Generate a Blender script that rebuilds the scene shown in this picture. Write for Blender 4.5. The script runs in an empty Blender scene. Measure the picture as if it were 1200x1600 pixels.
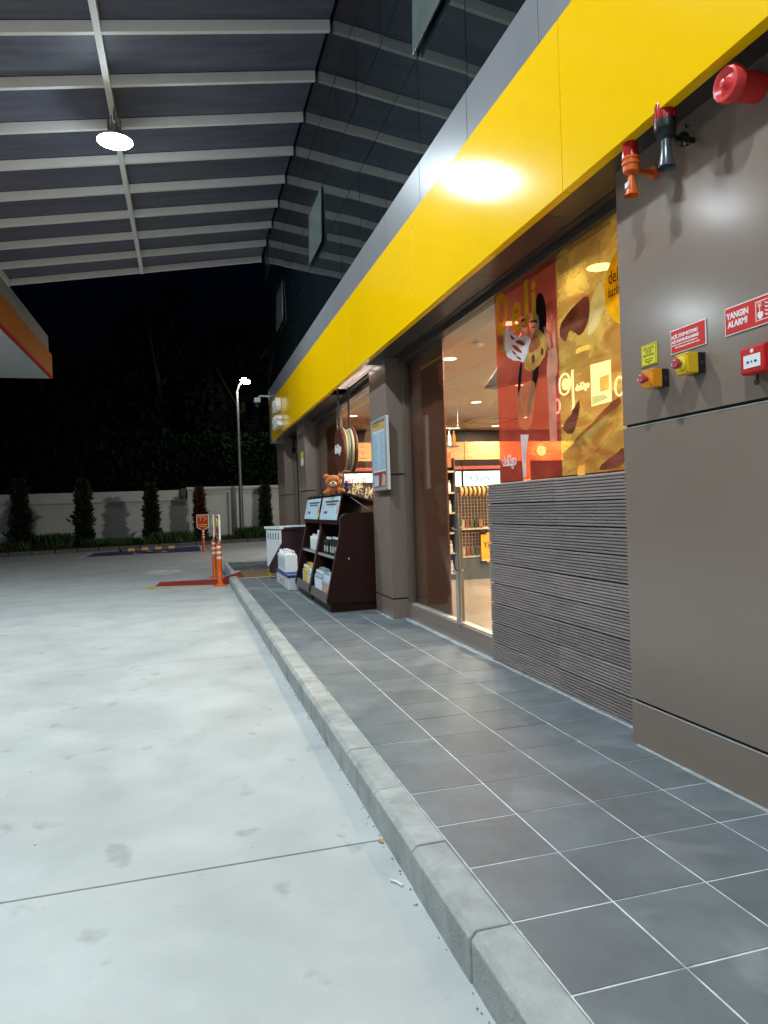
import bpy, bmesh, math, random
from mathutils import Matrix, Vector
random.seed(7)
R = random.uniform
S = bpy.context.scene
# ------------------------------------------------------------------ camera
cd = bpy.data.cameras.new("camera"); cam = bpy.data.objects.new("camera", cd)
S.collection.objects.link(cam); S.camera = cam
yaw, pitch, roll = 0.27304, -0.00627, -0.03405
cy_, sy_, cp_, sp_ = math.cos(yaw), math.sin(yaw), math.cos(pitch), math.sin(pitch)
f = Vector((sy_*cp_, cy_*cp_, sp_)); r0 = Vector((cy_, -sy_, 0)); u0 = r0.cross(f)
rr = math.cos(roll)*r0 + math.sin(roll)*u0; uu = -math.sin(roll)*r0 + math.cos(roll)*u0
m = Matrix((rr, uu, -f)).transposed().to_4x4(); m.translation = Vector((-0.858, -1.529, 1.200))
cam.matrix_world = m
cd.sensor_fit = 'VERTICAL'; cd.sensor_height = 24; cd.lens = 1101.08*24/1600
cd.clip_start = 0.05; cd.clip_end = 500
# ------------------------------------------------------------------ world, exposure
w = bpy.data.worlds.new("World"); S.world = w; w.use_nodes = True
nt = w.node_tree; bg = nt.nodes["Background"]
sky = nt.nodes.new("ShaderNodeTexSky"); sky.sky_type = 'NISHITA'; sky.sun_disc = False
sky.sun_elevation = math.radians(-3.8); sky.sun_rotation = math.radians(200)
tint = nt.nodes.new("ShaderNodeMix"); tint.data_type = 'RGBA'; tint.blend_type = 'MULTIPLY'
tint.inputs[0].default_value = 1; tint.inputs[7].default_value = (0.18, 0.35, 1, 1)
nt.links.new(sky.outputs[0], tint.inputs[6]); nt.links.new(tint.outputs[2], bg.inputs[0])
bg.inputs[1].default_value = 0.15
S.view_settings.view_transform = 'Standard'; S.view_settings.look = 'None'
S.view_settings.exposure = 0.0; S.view_settings.gamma = 1.0
S.render.engine = 'CYCLES'
S.cycles.use_denoising = True
S.cycles.max_bounces = 8; S.cycles.transparent_max_bounces = 24
S.cycles.sample_clamp_indirect = 6; S.cycles.caustics_reflective = False; S.cycles.caustics_refractive = False
ORD = ['first', 'second', 'third', 'fourth', 'fifth', 'sixth', 'seventh', 'eighth', 'ninth', 'tenth', 'eleventh', 'twelfth', 'thirteenth']
LENS = {}
COLD = (0.80, 0.94, 1.0); WARM = (1.0, 0.84, 0.66)

def lamp(name, kind, loc, power, color, size=0.2, parent=None, rot=None, spread=180, glow=6, lsize=None):
    d = bpy.data.lights.new(name, 'AREA'); d.shape = 'DISK'; d.size = lsize or size
    d.energy = power; d.color = color; d.spread = math.radians(spread)
    n_ = 24; vs = [(size/2*math.cos(2*math.pi*k/n_), size/2*math.sin(2*math.pi*k/n_), .0015) for k in range(n_)]
    me = bpy.data.meshes.new("lens"); me.from_pydata(vs, [], [tuple(range(n_))[::-1]])
    key = tuple(color)+(glow,)
    if key not in LENS: LENS[key] = emis("lamp_lens", color, glow)
    me.materials.append(LENS[key]); e = bpy.data.objects.new("lens", me); S.collection.objects.link(e)
    e.parent = parent; e.location = loc
    if rot: e.rotation_euler = rot
    o = bpy.data.objects.new(name, d); S.collection.objects.link(o)
    o.parent = parent; o.location = loc
    if rot: o.rotation_euler = rot
    return o

# ------------------------------------------------------------------ materials
def _n(t, typ, **k):
    n = t.nodes.new(typ)
    for a, b in k.items(): setattr(n, a, b)
    return n
MC = {}
def mat(name, col, rough=0.5, metal=0.0, var=0.1, scale=6, bump=0.0, bscale=60, rnd=0.0, spec=0.5,
        coat=0.0, stretch=None, emit=0, ior=1.45, stain=0.0, stainscale=1.5, staincol=(0.05, 0.045, 0.04), spots=0):
    if name in MC: return MC[name]
    M = bpy.data.materials.new(name); M.use_nodes = True; t = M.node_tree
    b = t.nodes["Principled BSDF"]
    b.inputs["Roughness"].default_value = rough; b.inputs["Metallic"].default_value = metal
    b.inputs["IOR"].default_value = ior; b.inputs["Specular IOR Level"].default_value = spec
    b.inputs["Coat Weight"].default_value = coat; b.inputs["Coat Roughness"].default_value = 0.08
    geo = _n(t, "ShaderNodeNewGeometry"); mp = _n(t, "ShaderNodeMapping")
    if stretch: mp.inputs["Scale"].default_value = stretch
    t.links.new(geo.outputs["Position"], mp.inputs[0])
    no = _n(t, "ShaderNodeTexNoise"); no.inputs["Scale"].default_value = scale
    no.inputs["Detail"].default_value = 6; no.inputs["Roughness"].default_value = 0.6
    t.links.new(mp.outputs[0], no.inputs["Vector"])
    ra = _n(t, "ShaderNodeMapRange"); ra.inputs[1].default_value = 0.3; ra.inputs[2].default_value = 0.7
    ra.inputs[3].default_value = 1-var; ra.inputs[4].default_value = 1+var
    t.links.new(no.outputs[0], ra.inputs[0]); fac = ra.outputs[0]
    if rnd:
        oi = _n(t, "ShaderNodeObjectInfo"); r2 = _n(t, "ShaderNodeMapRange")
        r2.inputs[3].default_value = 1-rnd; r2.inputs[4].default_value = 1+rnd
        t.links.new(oi.outputs["Random"], r2.inputs[0]); mu = _n(t, "ShaderNodeMath", operation='MULTIPLY')
        t.links.new(fac, mu.inputs[0]); t.links.new(r2.outputs[0], mu.inputs[1]); fac = mu.outputs[0]
    vm = _n(t, "ShaderNodeVectorMath", operation='SCALE'); vm.inputs[0].default_value = col
    t.links.new(fac, vm.inputs["Scale"]); cout = vm.outputs[0]
    if stain:
        n2 = _n(t, "ShaderNodeTexNoise"); n2.inputs["Scale"].default_value = stainscale
        n2.inputs["Detail"].default_value = 5; n2.inputs["Distortion"].default_value = 0.6
        t.links.new(mp.outputs[0], n2.inputs["Vector"])
        r3 = _n(t, "ShaderNodeMapRange"); r3.inputs[1].default_value = 0.56; r3.inputs[2].default_value = 0.74
        r3.inputs[4].default_value = stain; t.links.new(n2.outputs[0], r3.inputs[0])
        mx = _n(t, "ShaderNodeMix", data_type='RGBA'); mx.inputs[7].default_value = (*staincol, 1)
        t.links.new(r3.outputs[0], mx.inputs[0]); t.links.new(cout, mx.inputs[6]); cout = mx.outputs[2]
    if spots:
        n5 = _n(t, "ShaderNodeTexNoise"); n5.inputs["Scale"].default_value = 5.5; n5.inputs["Detail"].default_value = 3; n5.inputs["Distortion"].default_value = .3
        t.links.new(mp.outputs[0], n5.inputs["Vector"]); r5 = _n(t, "ShaderNodeMapRange"); r5.inputs[1].default_value = .635; r5.inputs[2].default_value = .74; r5.inputs[4].default_value = spots
        n6 = _n(t, "ShaderNodeTexNoise"); n6.inputs["Scale"].default_value = .8; n6.inputs["Detail"].default_value = 8; n6.inputs["Distortion"].default_value = 1.5
        t.links.new(mp.outputs[0], n6.inputs["Vector"]); r6 = _n(t, "ShaderNodeMapRange"); r6.inputs[1].default_value = .35; r6.inputs[2].default_value = .65; r6.inputs[3].default_value = .90; r6.inputs[4].default_value = 1.07
        t.links.new(n6.outputs[0], r6.inputs[0]); v6 = _n(t, "ShaderNodeVectorMath", operation='SCALE'); t.links.new(cout, v6.inputs[0]); t.links.new(r6.outputs[0], v6.inputs["Scale"])
        t.links.new(n5.outputs[0], r5.inputs[0]); m5 = _n(t, "ShaderNodeMix", data_type='RGBA'); m5.inputs[7].default_value = (.20, .21, .20, 1)
        t.links.new(r5.outputs[0], m5.inputs[0]); t.links.new(v6.outputs[0], m5.inputs[6]); cout = m5.outputs[2]
    t.links.new(cout, b.inputs["Base Color"])
    r4 = _n(t, "ShaderNodeMapRange"); r4.inputs[3].default_value = rough*0.85; r4.inputs[4].default_value = min(1, rough*1.15)
    t.links.new(no.outputs[0], r4.inputs[0]); t.links.new(r4.outputs[0], b.inputs["Roughness"])
    if bump:
        n3 = _n(t, "ShaderNodeTexNoise"); n3.inputs["Scale"].default_value = bscale; n3.inputs["Detail"].default_value = 4
        t.links.new(mp.outputs[0], n3.inputs["Vector"])
        bp = _n(t, "ShaderNodeBump"); bp.inputs["Strength"].default_value = bump; bp.inputs["Distance"].default_value = 0.004
        t.links.new(n3.outputs[0], bp.inputs["Height"]); t.links.new(bp.outputs[0], b.inputs["Normal"])
    if emit:
        b.inputs["Emission Color"].default_value = (*col, 1); b.inputs["Emission Strength"].default_value = emit
    MC[name] = M; return M

def glass(name, tint=(0.95, 0.97, 0.95), boost=1.35):
    M = bpy.data.materials.new(name); M.use_nodes = True; t = M.node_tree; t.nodes.clear()
    o = _n(t, "ShaderNodeOutputMaterial"); mx = _n(t, "ShaderNodeMixShader")
    tr = _n(t, "ShaderNodeBsdfTransparent"); tr.inputs[0].default_value = (*tint, 1)
    gl = _n(t, "ShaderNodeBsdfGlossy"); gl.inputs["Roughness"].default_value = 0.01
    lw = _n(t, "ShaderNodeLayerWeight"); lw.inputs[0].default_value = 0.5
    pw = _n(t, "ShaderNodeMath", operation='POWER'); pw.inputs[1].default_value = 5; t.links.new(lw.outputs["Facing"], pw.inputs[0])
    mu = _n(t, "ShaderNodeMath", operation='MULTIPLY_ADD'); mu.inputs[1].default_value = .60; mu.inputs[2].default_value = .04*boost; mu.use_clamp = True
    t.links.new(pw.outputs[0], mu.inputs[0]); t.links.new(mu.outputs[0], mx.inputs[0])
    t.links.new(tr.outputs[0], mx.inputs[1]); t.links.new(gl.outputs[0], mx.inputs[2]); t.links.new(mx.outputs[0], o.inputs[0])
    return M

def film(name, col, clear=0.45, tcol=None, col2=None):
    """printed see-through vinyl: part clear, part ink that scatters light both ways"""
    M = bpy.data.materials.new(name); M.use_nodes = True; t = M.node_tree; t.nodes.clear()
    o = _n(t, "ShaderNodeOutputMaterial"); mx = _n(t, "ShaderNodeMixShader"); mx.inputs[0].default_value = 1-clear
    tr = _n(t, "ShaderNodeBsdfTransparent"); c = tcol or tuple(min(1, .35+.65*x) for x in col)
    tr.inputs[0].default_value = (*c, 1)
    ad = _n(t, "ShaderNodeMixShader"); ad.inputs[0].default_value = 0.5
    df = _n(t, "ShaderNodeBsdfDiffuse"); tl = _n(t, "ShaderNodeBsdfTranslucent")
    geo = _n(t, "ShaderNodeNewGeometry"); no = _n(t, "ShaderNodeTexNoise"); no.inputs["Scale"].default_value = 9
    no.inputs["Detail"].default_value = 3
    t.links.new(geo.outputs["Position"], no.inputs["Vector"])
    ra = _n(t, "ShaderNodeMapRange"); ra.inputs[1].default_value = .3; ra.inputs[2].default_value = .7
    ra.inputs[3].default_value = .8; ra.inputs[4].default_value = 1.2
    t.links.new(no.outputs[0], ra.inputs[0])
    vm = _n(t, "ShaderNodeVectorMath", operation='SCALE'); vm.inputs[0].default_value = col
    t.links.new(ra.outputs[0], vm.inputs["Scale"]); vo = vm.outputs[0]
    if col2:
        mp = _n(t, "ShaderNodeMapping"); mp.inputs["Rotation"].default_value = (math.radians(38), 0, 0); mp.inputs["Scale"].default_value = (1, 1, 2.6)
        t.links.new(geo.outputs["Position"], mp.inputs[0]); n2 = _n(t, "ShaderNodeTexNoise"); n2.inputs["Scale"].default_value = 3.1; n2.inputs["Detail"].default_value = 4; n2.inputs["Distortion"].default_value = .8
        t.links.new(mp.outputs[0], n2.inputs["Vector"]); r2 = _n(t, "ShaderNodeMapRange"); r2.inputs[1].default_value = .40; r2.inputs[2].default_value = .64
        t.links.new(n2.outputs[0], r2.inputs[0]); m2 = _n(t, "ShaderNodeMix", data_type='RGBA'); m2.inputs[7].default_value = (*col2, 1)
        t.links.new(r2.outputs[0], m2.inputs[0]); t.links.new(vo, m2.inputs[6]); vo = m2.outputs[2]
    t.links.new(vo, df.inputs[0]); t.links.new(vo, tl.inputs[0])
    t.links.new(df.outputs[0], ad.inputs[1]); t.links.new(tl.outputs[0], ad.inputs[2])
    t.links.new(tr.outputs[0], mx.inputs[1]); t.links.new(ad.outputs[0], mx.inputs[2]); t.links.new(mx.outputs[0], o.inputs[0])
    return M

def emis(name, col, s):
    M = bpy.data.materials.new(name); M.use_nodes = True; t = M.node_tree; b = t.nodes["Principled BSDF"]
    b.inputs["Base Color"].default_value = (*[c*.5 for c in col], 1)
    b.inputs["Emission Color"].default_value = (*col, 1); b.inputs["Emission Strength"].default_value = s
    return M

CONC = mat("street_concrete", (0.445, 0.465, 0.465), 0.62, var=.09, scale=2.2, bump=.25, bscale=90, stain=.30, stainscale=1.3, staincol=(.30, .31, .30), rnd=.02, spots=.45)
KERB = mat("kerb_concrete", (0.37, 0.385, 0.375), 0.85, var=.2, scale=7, bump=1.0, bscale=90, rnd=.07, stain=.65, stainscale=4, staincol=(.20, .22, .21), spots=.6)
GROUT = mat("grout", (0.64, 0.67, 0.67), 0.9, var=.25, scale=14, stain=.75, stainscale=5, staincol=(.18, .18, .18))
TILE = mat("slate_tile", (0.140, 0.158, 0.172), 0.52, var=.22, scale=3.5, bump=.2, bscale=150, rnd=.12, stain=.6, stainscale=3, staincol=(.27, .29, .30))
PANEL = mat("bronze_grey_panel", (0.240, 0.182, 0.150), 0.17, var=.03, scale=1.5, spec=.55, bump=.03, bscale=5, stain=.16, stainscale=2.2, staincol=(.30, .27, .25))
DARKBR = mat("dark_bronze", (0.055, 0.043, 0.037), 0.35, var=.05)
GAP = mat("joint_black", (0.012, 0.01, 0.009), 0.8)
YEL = mat("fascia_yellow", (1.0, 0.575, 0.002), 0.13, var=.02, scale=1.2, bump=.015, bscale=1.6, spec=.26)
GREYCL = mat("cladding_grey", (0.20, 0.20, 0.215), 0.30, var=.05, scale=1.3, metal=0, spec=.22, bump=.06, bscale=4)
CWG = mat("curtain_glass", (0.007, 0.012, 0.014), 0.02, var=.3, scale=.7, spec=.6, ior=1.75, bump=.035, bscale=2.2)
CWB = mat("curtain_top_band", (0.022, 0.018, 0.022), 0.06, var=.1, scale=.7, ior=1.5)
AJAR = mat("ajar_glass", (0.085, 0.105, 0.10), 0.25, var=.25, scale=1.5, ior=1.5)  # base colour paler than the closed panes, painting in their reflected light
WHM = mat("white_metal", (0.80, 0.79, 0.76), 0.45, var=.04)
ROOFP = mat("roof_polycarbonate", (0.105, 0.112, 0.155), 0.55, var=.25, scale=1.2, stretch=(1, 6, 1))
DECK = mat("decking_board", (0.29, 0.24, 0.225), 0.6, var=.18, scale=5, stretch=(1, .7, 9), rnd=.16, bump=.3, bscale=60)
GLASS = glass("window_glass")
BLK = mat("black_plastic", (0.012, 0.012, 0.013), 0.35)
STEEL = mat("stainless_steel", (0.55, 0.56, 0.55), 0.22, metal=1)
SILV = mat("silver_frame", (0.62, 0.65, 0.66), 0.3, metal=.6)
WHITE = mat("white_plastic", (0.72, 0.76, 0.78), 0.4, var=.03)
REDP = mat("red_plastic", (0.55, 0.012, 0.012), 0.3, var=.05)
SRED = mat("sign_red", (0.62, 0.018, 0.012), 0.35, var=.03)
SWHT = mat("sign_white", (0.8, 0.8, 0.8), 0.4, var=.02)
ORP = mat("orange_plastic", (0.72, 0.12, 0.012), 0.4, var=.1)
YBOX = mat("yellow_plastic", (0.75, 0.45, 0.01), 0.38, var=.05)
WBROWN = mat("dark_brown_laminate", (0.022, 0.006, 0.004), 0.42, spec=.3, var=.15, scale=3, stretch=(4, 4, .6))
PWHITE = mat("wall_render_white", (0.55, 0.55, 0.52), 0.85, var=.07, scale=1.2, bump=.3, bscale=20, stain=.35, stainscale=.7, staincol=(.36, .36, .34))
ASPH = mat("planting_soil", (0.03, 0.027, 0.02), 0.95, var=.4, scale=8, bump=.8, bscale=30)
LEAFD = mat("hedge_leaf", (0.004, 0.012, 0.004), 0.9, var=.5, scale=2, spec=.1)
LEAFC = mat("cypress_leaf", (0.022, 0.030, 0.014), 0.6, var=.4, scale=9)
LEAFR = mat("reddish_leaf", (0.10, 0.03, 0.018), 0.6, var=.4, scale=9)
GRASS = mat("grass_blade", (0.035, 0.08, 0.018), 0.6, var=.4, scale=4)
BARK = mat("bark", (0.06, 0.045, 0.03), 0.9, var=.3, scale=20)

# ------------------------------------------------------------------ mesh helpers
class MB:
    def __init__(s): s.v = []; s.f = []
    def add(s, vs, fs):
        o = len(s.v); s.v += [tuple(v) for v in vs]; s.f += [tuple(i+o for i in q) for q in fs]; return s
    def box(s, x0, x1, y0, y1, z0, z1):
        return s.add([(x0,y0,z0),(x1,y0,z0),(x1,y1,z0),(x0,y1,z0),(x0,y0,z1),(x1,y0,z1),(x1,y1,z1),(x0,y1,z1)],
                     [(3,2,1,0),(4,5,6,7),(0,1,5,4),(1,2,6,5),(2,3,7,6),(3,0,4,7)])
    def prism(s, pts, axis, a, b):
        """extrude a 2-D outline along an axis: x -> (y,z), y -> (x,z), z -> (x,y)"""
        def P(p, t): return {'x': (t, p[0], p[1]), 'y': (p[0], t, p[1]), 'z': (p[0], p[1], t)}[axis]
        n = len(pts); vs = [P(p, a) for p in pts]+[P(p, b) for p in pts]
        fs = [tuple(range(n))[::-1], tuple(range(n, 2*n))]+[(i, (i+1) % n, n+(i+1) % n, n+i) for i in range(n)]
        return s.add(vs, fs)
    def lathe(s, prof, n=20, axis='z', at=(0, 0, 0), cap=True):
        vs = []; fs = []
        for r, h in prof:
            for k in range(n):
                a = 2*math.pi*k/n; c, d = r*math.cos(a), r*math.sin(a)
                p = {'z': (c, d, h), 'x': (h, c, d), 'y': (c, h, d)}[axis]
                vs.append((p[0]+at[0], p[1]+at[1], p[2]+at[2]))
        for j in range(len(prof)-1):
            for k in range(n):
                fs.append((j*n+k, j*n+(k+1) % n, (j+1)*n+(k+1) % n, (j+1)*n+k))
        if cap: fs += [tuple(range(n))[::-1], tuple(range((len(prof)-1)*n, len(prof)*n))]
        return s.add(vs, fs)
    def tube(s, pts, rad, n=10):
        P = [Vector(p) for p in pts]; vs = []; fs = []
        rad = rad if isinstance(rad, (list, tuple)) else [rad]*len(P)
        for i, p in enumerate(P):
            d = (P[min(i+1, len(P)-1)]-P[max(i-1, 0)]).normalized()
            a = d.orthogonal().normalized() if i == 0 else (pa-d*pa.dot(d)).normalized()
            pa = a; b = d.cross(a)
            for k in range(n):
                t = 2*math.pi*k/n; vs.append(p+rad[i]*(math.cos(t)*a+math.sin(t)*b))
        for i in range(len(P)-1):
            for k in range(n):
                fs.append((i*n+k, i*n+(k+1) % n, (i+1)*n+(k+1) % n, (i+1)*n+k))
        fs += [tuple(range(n))[::-1], tuple(range((len(P)-1)*n, len(P)*n))]
        return s.add(vs, fs)
    def quad(s, a, b, c, d): return s.add([a, b, c, d], [(0, 1, 2, 3)])
    def mesh(s, name, mt):
        me = bpy.data.meshes.new(name); me.from_pydata(s.v, [], s.f)
        bm = bmesh.new(); bm.from_mesh(me)
        if len(s.f) < 4000: bmesh.ops.recalc_face_normals(bm, faces=bm.faces)
        bm.to_mesh(me); bm.free()
        if mt: me.materials.append(mt)
        return me
    def build(s, name, mt, parent=None, bevel=0, smooth=False, loc=None):
        return link(name, s.mesh(name, mt), parent, bevel, smooth, loc)
def link(name, me, parent=None, bevel=0, smooth=False, loc=None):
    o = bpy.data.objects.new(name, me); S.collection.objects.link(o); o.parent = parent
    if loc: o.location = loc
    if smooth:
        for p in me.polygons: p.use_smooth = True
        me.set_sharp_from_angle(angle=math.radians(38))
    if bevel:
        b = o.modifiers.new("bevel", 'BEVEL'); b.width = bevel; b.segments = 2; b.limit_method = 'ANGLE'; b.angle_limit = math.radians(40)
    return o
def tag(o, label=None, cat=None, group=None, kind=None):
    if label: o["label"] = label
    if cat: o["category"] = cat
    if group: o["group"] = group
    if kind: o["kind"] = kind
    return o
def empty(name, loc=(0, 0, 0), rz=0):
    o = bpy.data.objects.new(name, None); S.collection.objects.link(o); o.location = loc; o.rotation_euler.z = rz
    o.empty_display_size = .1; return o
def bx(name, mt, par, a, bevel=0): return MB().box(*a).build(name, mt, par, bevel)
def copy_tree(o, parent=None):
    c = o.copy(); S.collection.objects.link(c); c.parent = parent
    for ch in [x for x in S.objects if x.parent == o]: copy_tree(ch, c)
    return c
FACE = Matrix(((0, 0, -1, 0), (-1, 0, 0, 0), (0, 1, 0, 0), (0, 0, 0, 1)))     # lettering read from the street (looking +x)
FRONT = Matrix(((1, 0, 0, 0), (0, 0, -1, 0), (0, 1, 0, 0), (0, 0, 0, 1)))     # lettering read looking +y
def text(name, body, mt, parent, M, size, depth=0.0008, sx=1, bold=0.0, shear=0, space=1.0, align='LEFT', loc=(0, 0, 0)):
    cu = bpy.data.curves.new(name, 'FONT'); cu.body = body; cu.size = size; cu.extrude = depth; cu.offset = bold
    cu.shear = shear; cu.space_character = space; cu.align_x = align; cu.resolution_u = 3
    t = bpy.data.objects.new(name, cu); S.collection.objects.link(t)
    dg = bpy.context.evaluated_depsgraph_get(); me = bpy.data.meshes.new_from_object(t.evaluated_get(dg))
    bpy.data.objects.remove(t); bpy.data.curves.remove(cu)
    me.transform(Matrix.Diagonal((sx, 1, 1, 1))); me.transform(M)
    me.materials.clear(); me.materials.append(mt); me.name = name
    return link(name, me, parent, loc=loc)

# ================================================================== GROUND
road = empty("road"); tag(road, kind="structure")
bx("road_base", mat("joint_dirt", (.09, .085, .08), .9), road, (-60, 12, -12, 120, -.40, -.175))
SL = [-12+4.02*k-0.79 for k in range(0, 12)]
ys = [-10.82, -6.80, -2.78, 1.24, 5.22, 9.24, 13.30, 17.3, 21.3, 25.3, 29.3, 33.5, 38]
for i in range(len(ys)-1):
    for (xa, xb) in ((-5.95, -.10), (-11.9, -5.965), (-17.9, -11.915), (-24, -17.915)):
        g = .0045
        bx("concrete_slab", CONC, road, (xa, xb, ys[i]+g, ys[i+1]-g, -.20, -.150+R(-.0008, .0008)), .003)
    if i > 5: bx("concrete_slab", CONC, road, (-.085, 9, ys[i]+.0045, ys[i+1]-.0045, -.20, -.1505), .003)
# pavement
pav = empty("pavement"); tag(pav, kind="structure")
bx("pavement_base", GROUT, pav, (.0, 1.60, -6, 11.62, -.19, -.0022))
bx("pavement_far_base", GROUT, pav, (-.02, 1.60, 13.30, 15.9, -.19, -.0022))
tm = {}
def tile(x0, x1, y0, y1, z=0.0):
    k = (round(x1-x0, 4), round(y1-y0, 4))
    if k not in tm:
        g = .0036; tm[k] = MB().box(g, k[0]-g, g, k[1]-g, -.012, 0).mesh("paving_tile", TILE)
    o = link("paving_tile", tm[k], pav, .0012, loc=(x0, y0, z+R(-.0006, .0006))); o.rotation_euler = (R(-.0012, .0012), R(-.0012, .0012), 0)
TY = .3201
for j in range(-9, 36):
    y0 = round(j*TY, 4)
    for i in range(4):
        x0 = .33*i; x1 = x0+.33
        if i == 3:
            x1 = 1.222 if y0+TY < 1.6 or 5.6 < y0+.1 < 6.4 else 1.352
        tile(round(x0, 4), round(x1, 4), y0, round(y0+TY, 4))
for j in range(5):
    for i in range(4): tile(.04+.385*i, .04+.385*(i+1), 13.34+.5*j, 13.34+.5*(j+1))
# mortar strip against the wall
mo = MB(); n = 90
for k in range(n):
    ya, yb = -3+k*.165, -3+(k+1)*.165
    xw = 1.228 if yb < 1.5 or (5.65 < ya < 6.4) else 1.365
    mo.box(xw-.012-R(0, .012), xw+.12, ya, yb, -.003, .0015+R(0, .002))
tag(mo.build("mortar_strip", mat("mortar", (.36, .40, .42), .9, var=.3, scale=20, bump=.8), pav), kind="stuff")
# kerb stones
kp = [(-.132, -.20), (-.132, -.022), (-.112, -.001), (-.004, -.001), (-.004, -.20)]
km = MB().prism(kp, 'y', .003, .525).mesh("kerb_stone", KERB)
for k in range(-10, 22):
    y = .3201+k*.5285
    o = link("kerb_stone", km, pav, .004, loc=(R(-.002, .002), y, R(-.0015, .0015))); o.rotation_euler.z = R(-.002, .002)
# rounded end stone
ep = [(-.132, 11.95), (-.10, 12.06), (-.02, 12.10), (.10, 12.10), (.10, 11.95)]
MB().prism([(-.132, 11.95), (-.115, 12.03), (-.06, 12.08), (.02, 12.09), (.02, 11.95)], 'z', -.2, -.002).build("kerb_end_stone", KERB, pav, .006)
# red access ramp painted on the road and ramping to the tiles, tactile strip
RRED = mat("ramp_red", (.34, .035, .03), .7, var=.2, scale=5, bump=.3)
tag(MB().add([(-1.48, 12.5, -.146), (-.30, 12.13, -.146), (-.25, 13.25, -.146), (-1.42, 13.4, -.146)], [(0, 1, 2, 3)]).build("red_road_marking", RRED), kind="structure")
tag(MB().add([(-.30, 12.12, -.1445), (.14, 12.12, -.004), (.2, 13.30, -.004), (-.25, 13.28, -.1445), (.14, 12.12, -.2), (-.3, 12.12, -.2)],
             [(0, 1, 2, 3), (0, 5, 4, 1)]).build("red_access_ramp", RRED), kind="structure")
tac = empty("tactile_strip"); tag(tac, kind="structure")
TAC = mat("tactile_ochre", (.30, .20, .10), .6, var=.15)
bx("strip_base", TAC, tac, (.145, 1.5, 11.64, 13.29, -.19, -.003))
for k in range(26): bx("rib", TAC, tac, (.17+k*.051, .20+k*.051, 11.68, 13.26, -.003, .004), .001)
YP = mat("yellow_road_paint", (.55, .42, .06), .7, var=.3, scale=6)
WP = mat("white_road_paint", (.6, .6, .57), .7, var=.2, scale=6)
def flat(name, pts, mt, z, kind="structure"):
    return tag(MB().add([(x, y, z) for x, y in pts], [tuple(range(len(pts)))]).build(name, mt), kind=kind)
flat("yellow_road_line", [(-1.62, 12.05), (-.40, 11.88), (-.40, 11.99), (-1.50, 12.17), (-1.45, 12.45), (-1.60, 12.6)], YP, -.1462)
flat("yellow_lane_line", [(-5.6, 15.5), (-4.75, 15.5), (-4.85, 16.0), (-5.6, 16.0)], YP, -.1462)
flat("white_round_patch", [(-1.44+.42*math.cos(a), 15.9+.75*math.sin(a)) for a in [k*math.pi/12 for k in range(24)]], mat("pale_patch", (.60, .60, .55), .8, var=.25, scale=3), -.1464)
# disabled bay
BLU = mat("bay_blue_paint", (.05, .07, .17), .6, var=.15, scale=3)
flat("bay_blue_ground", [(-4.25, 24.3), (-.40, 24.6), (-.40, 28.9), (-4.25, 27.1)], BLU, -.1464)
flat("bay_border_line_front", [(-4.45, 23.8), (-.36, 24.1), (-.36, 24.62), (-4.45, 24.32)], WP, -.1450)
flat("bay_border_line_side", [(-.40, 24.6), (-.26, 24.6), (-.26, 29.0), (-.40, 29.0)], WP, -.1450)
flat("bay_border_line_far", [(-4.45, 24.3), (-4.25, 24.3), (-4.25, 27.1), (-4.45, 27.1)], WP, -.1450)
wc = MB()
def stroke(b, p, wd, z):
    for (x0, y0), (x1, y1) in zip(p, p[1:]):
        d = Vector((x1-x0, y1-y0)).normalized(); nx, ny = -d.y*wd, d.x*wd
        b.quad((x0-nx, y0-ny, z), (x0+nx, y0+ny, z), (x1+nx, y1+ny, z), (x1-nx, y1-ny, z))
stroke(wc, [(-2.2+.55*math.cos(a), 25.6+.8*math.sin(a)) for a in [math.pi*(.9+.12*k) for k in range(11)]], .06, -.1435)
stroke(wc, [(-2.35, 27.0), (-2.2, 26.2), (-1.75, 26.1), (-1.6, 25.2)], .07, -.1429)
tag(wc.build("bay_wheelchair_symbol", WP), kind="structure")
# far kerb + planting bed
fk = empty("far_kerb"); tag(fk, kind="structure")
KD = mat("old_kerb", (.10, .095, .085), .85, var=.2, scale=6, rnd=.1)
A, B = Vector((-14, 24.8)), Vector((3.6, 31.35)); L = (B-A).length; d = (B-A)/L; nn = Vector((-d.y, d.x))
fm = MB().box(.01, .78, 0, .15, -.16, 0.0).mesh("kerb_stone", KD)
for k in range(int(L/.8)):
    p = A+d*k*.8; o = link("kerb_stone", fm, fk, .008, loc=(p.x, p.y, R(-.004, .004))); o.rotation_euler.z = math.atan2(d.y, d.x)
pb = MB()
pb.add([(A.x+nn.x*.14, A.y+nn.y*.14, -.02), (B.x+nn.x*.14, B.y+nn.y*.14, -.02), (9, 33, -.02), (9, 45, -.02), (-30, 45, -.02), (-30, 19, -.02)], [(0, 1, 2, 3, 4, 5)])
tag(pb.build("planting_bed", ASPH), kind="structure")
bx("street_beyond", mat("dark_ground", (.03, .03, .025), .9), None, (-160, 160, 38.5, 300, -.5, -.06))
tag(bpy.data.objects["street_beyond"], kind="structure")
tag(bx("ground", mat("dark_ground2", (.04, .04, .035), .9), None, (-160, 160, -60, 300, -.8, -.42)), kind="structure")

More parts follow.
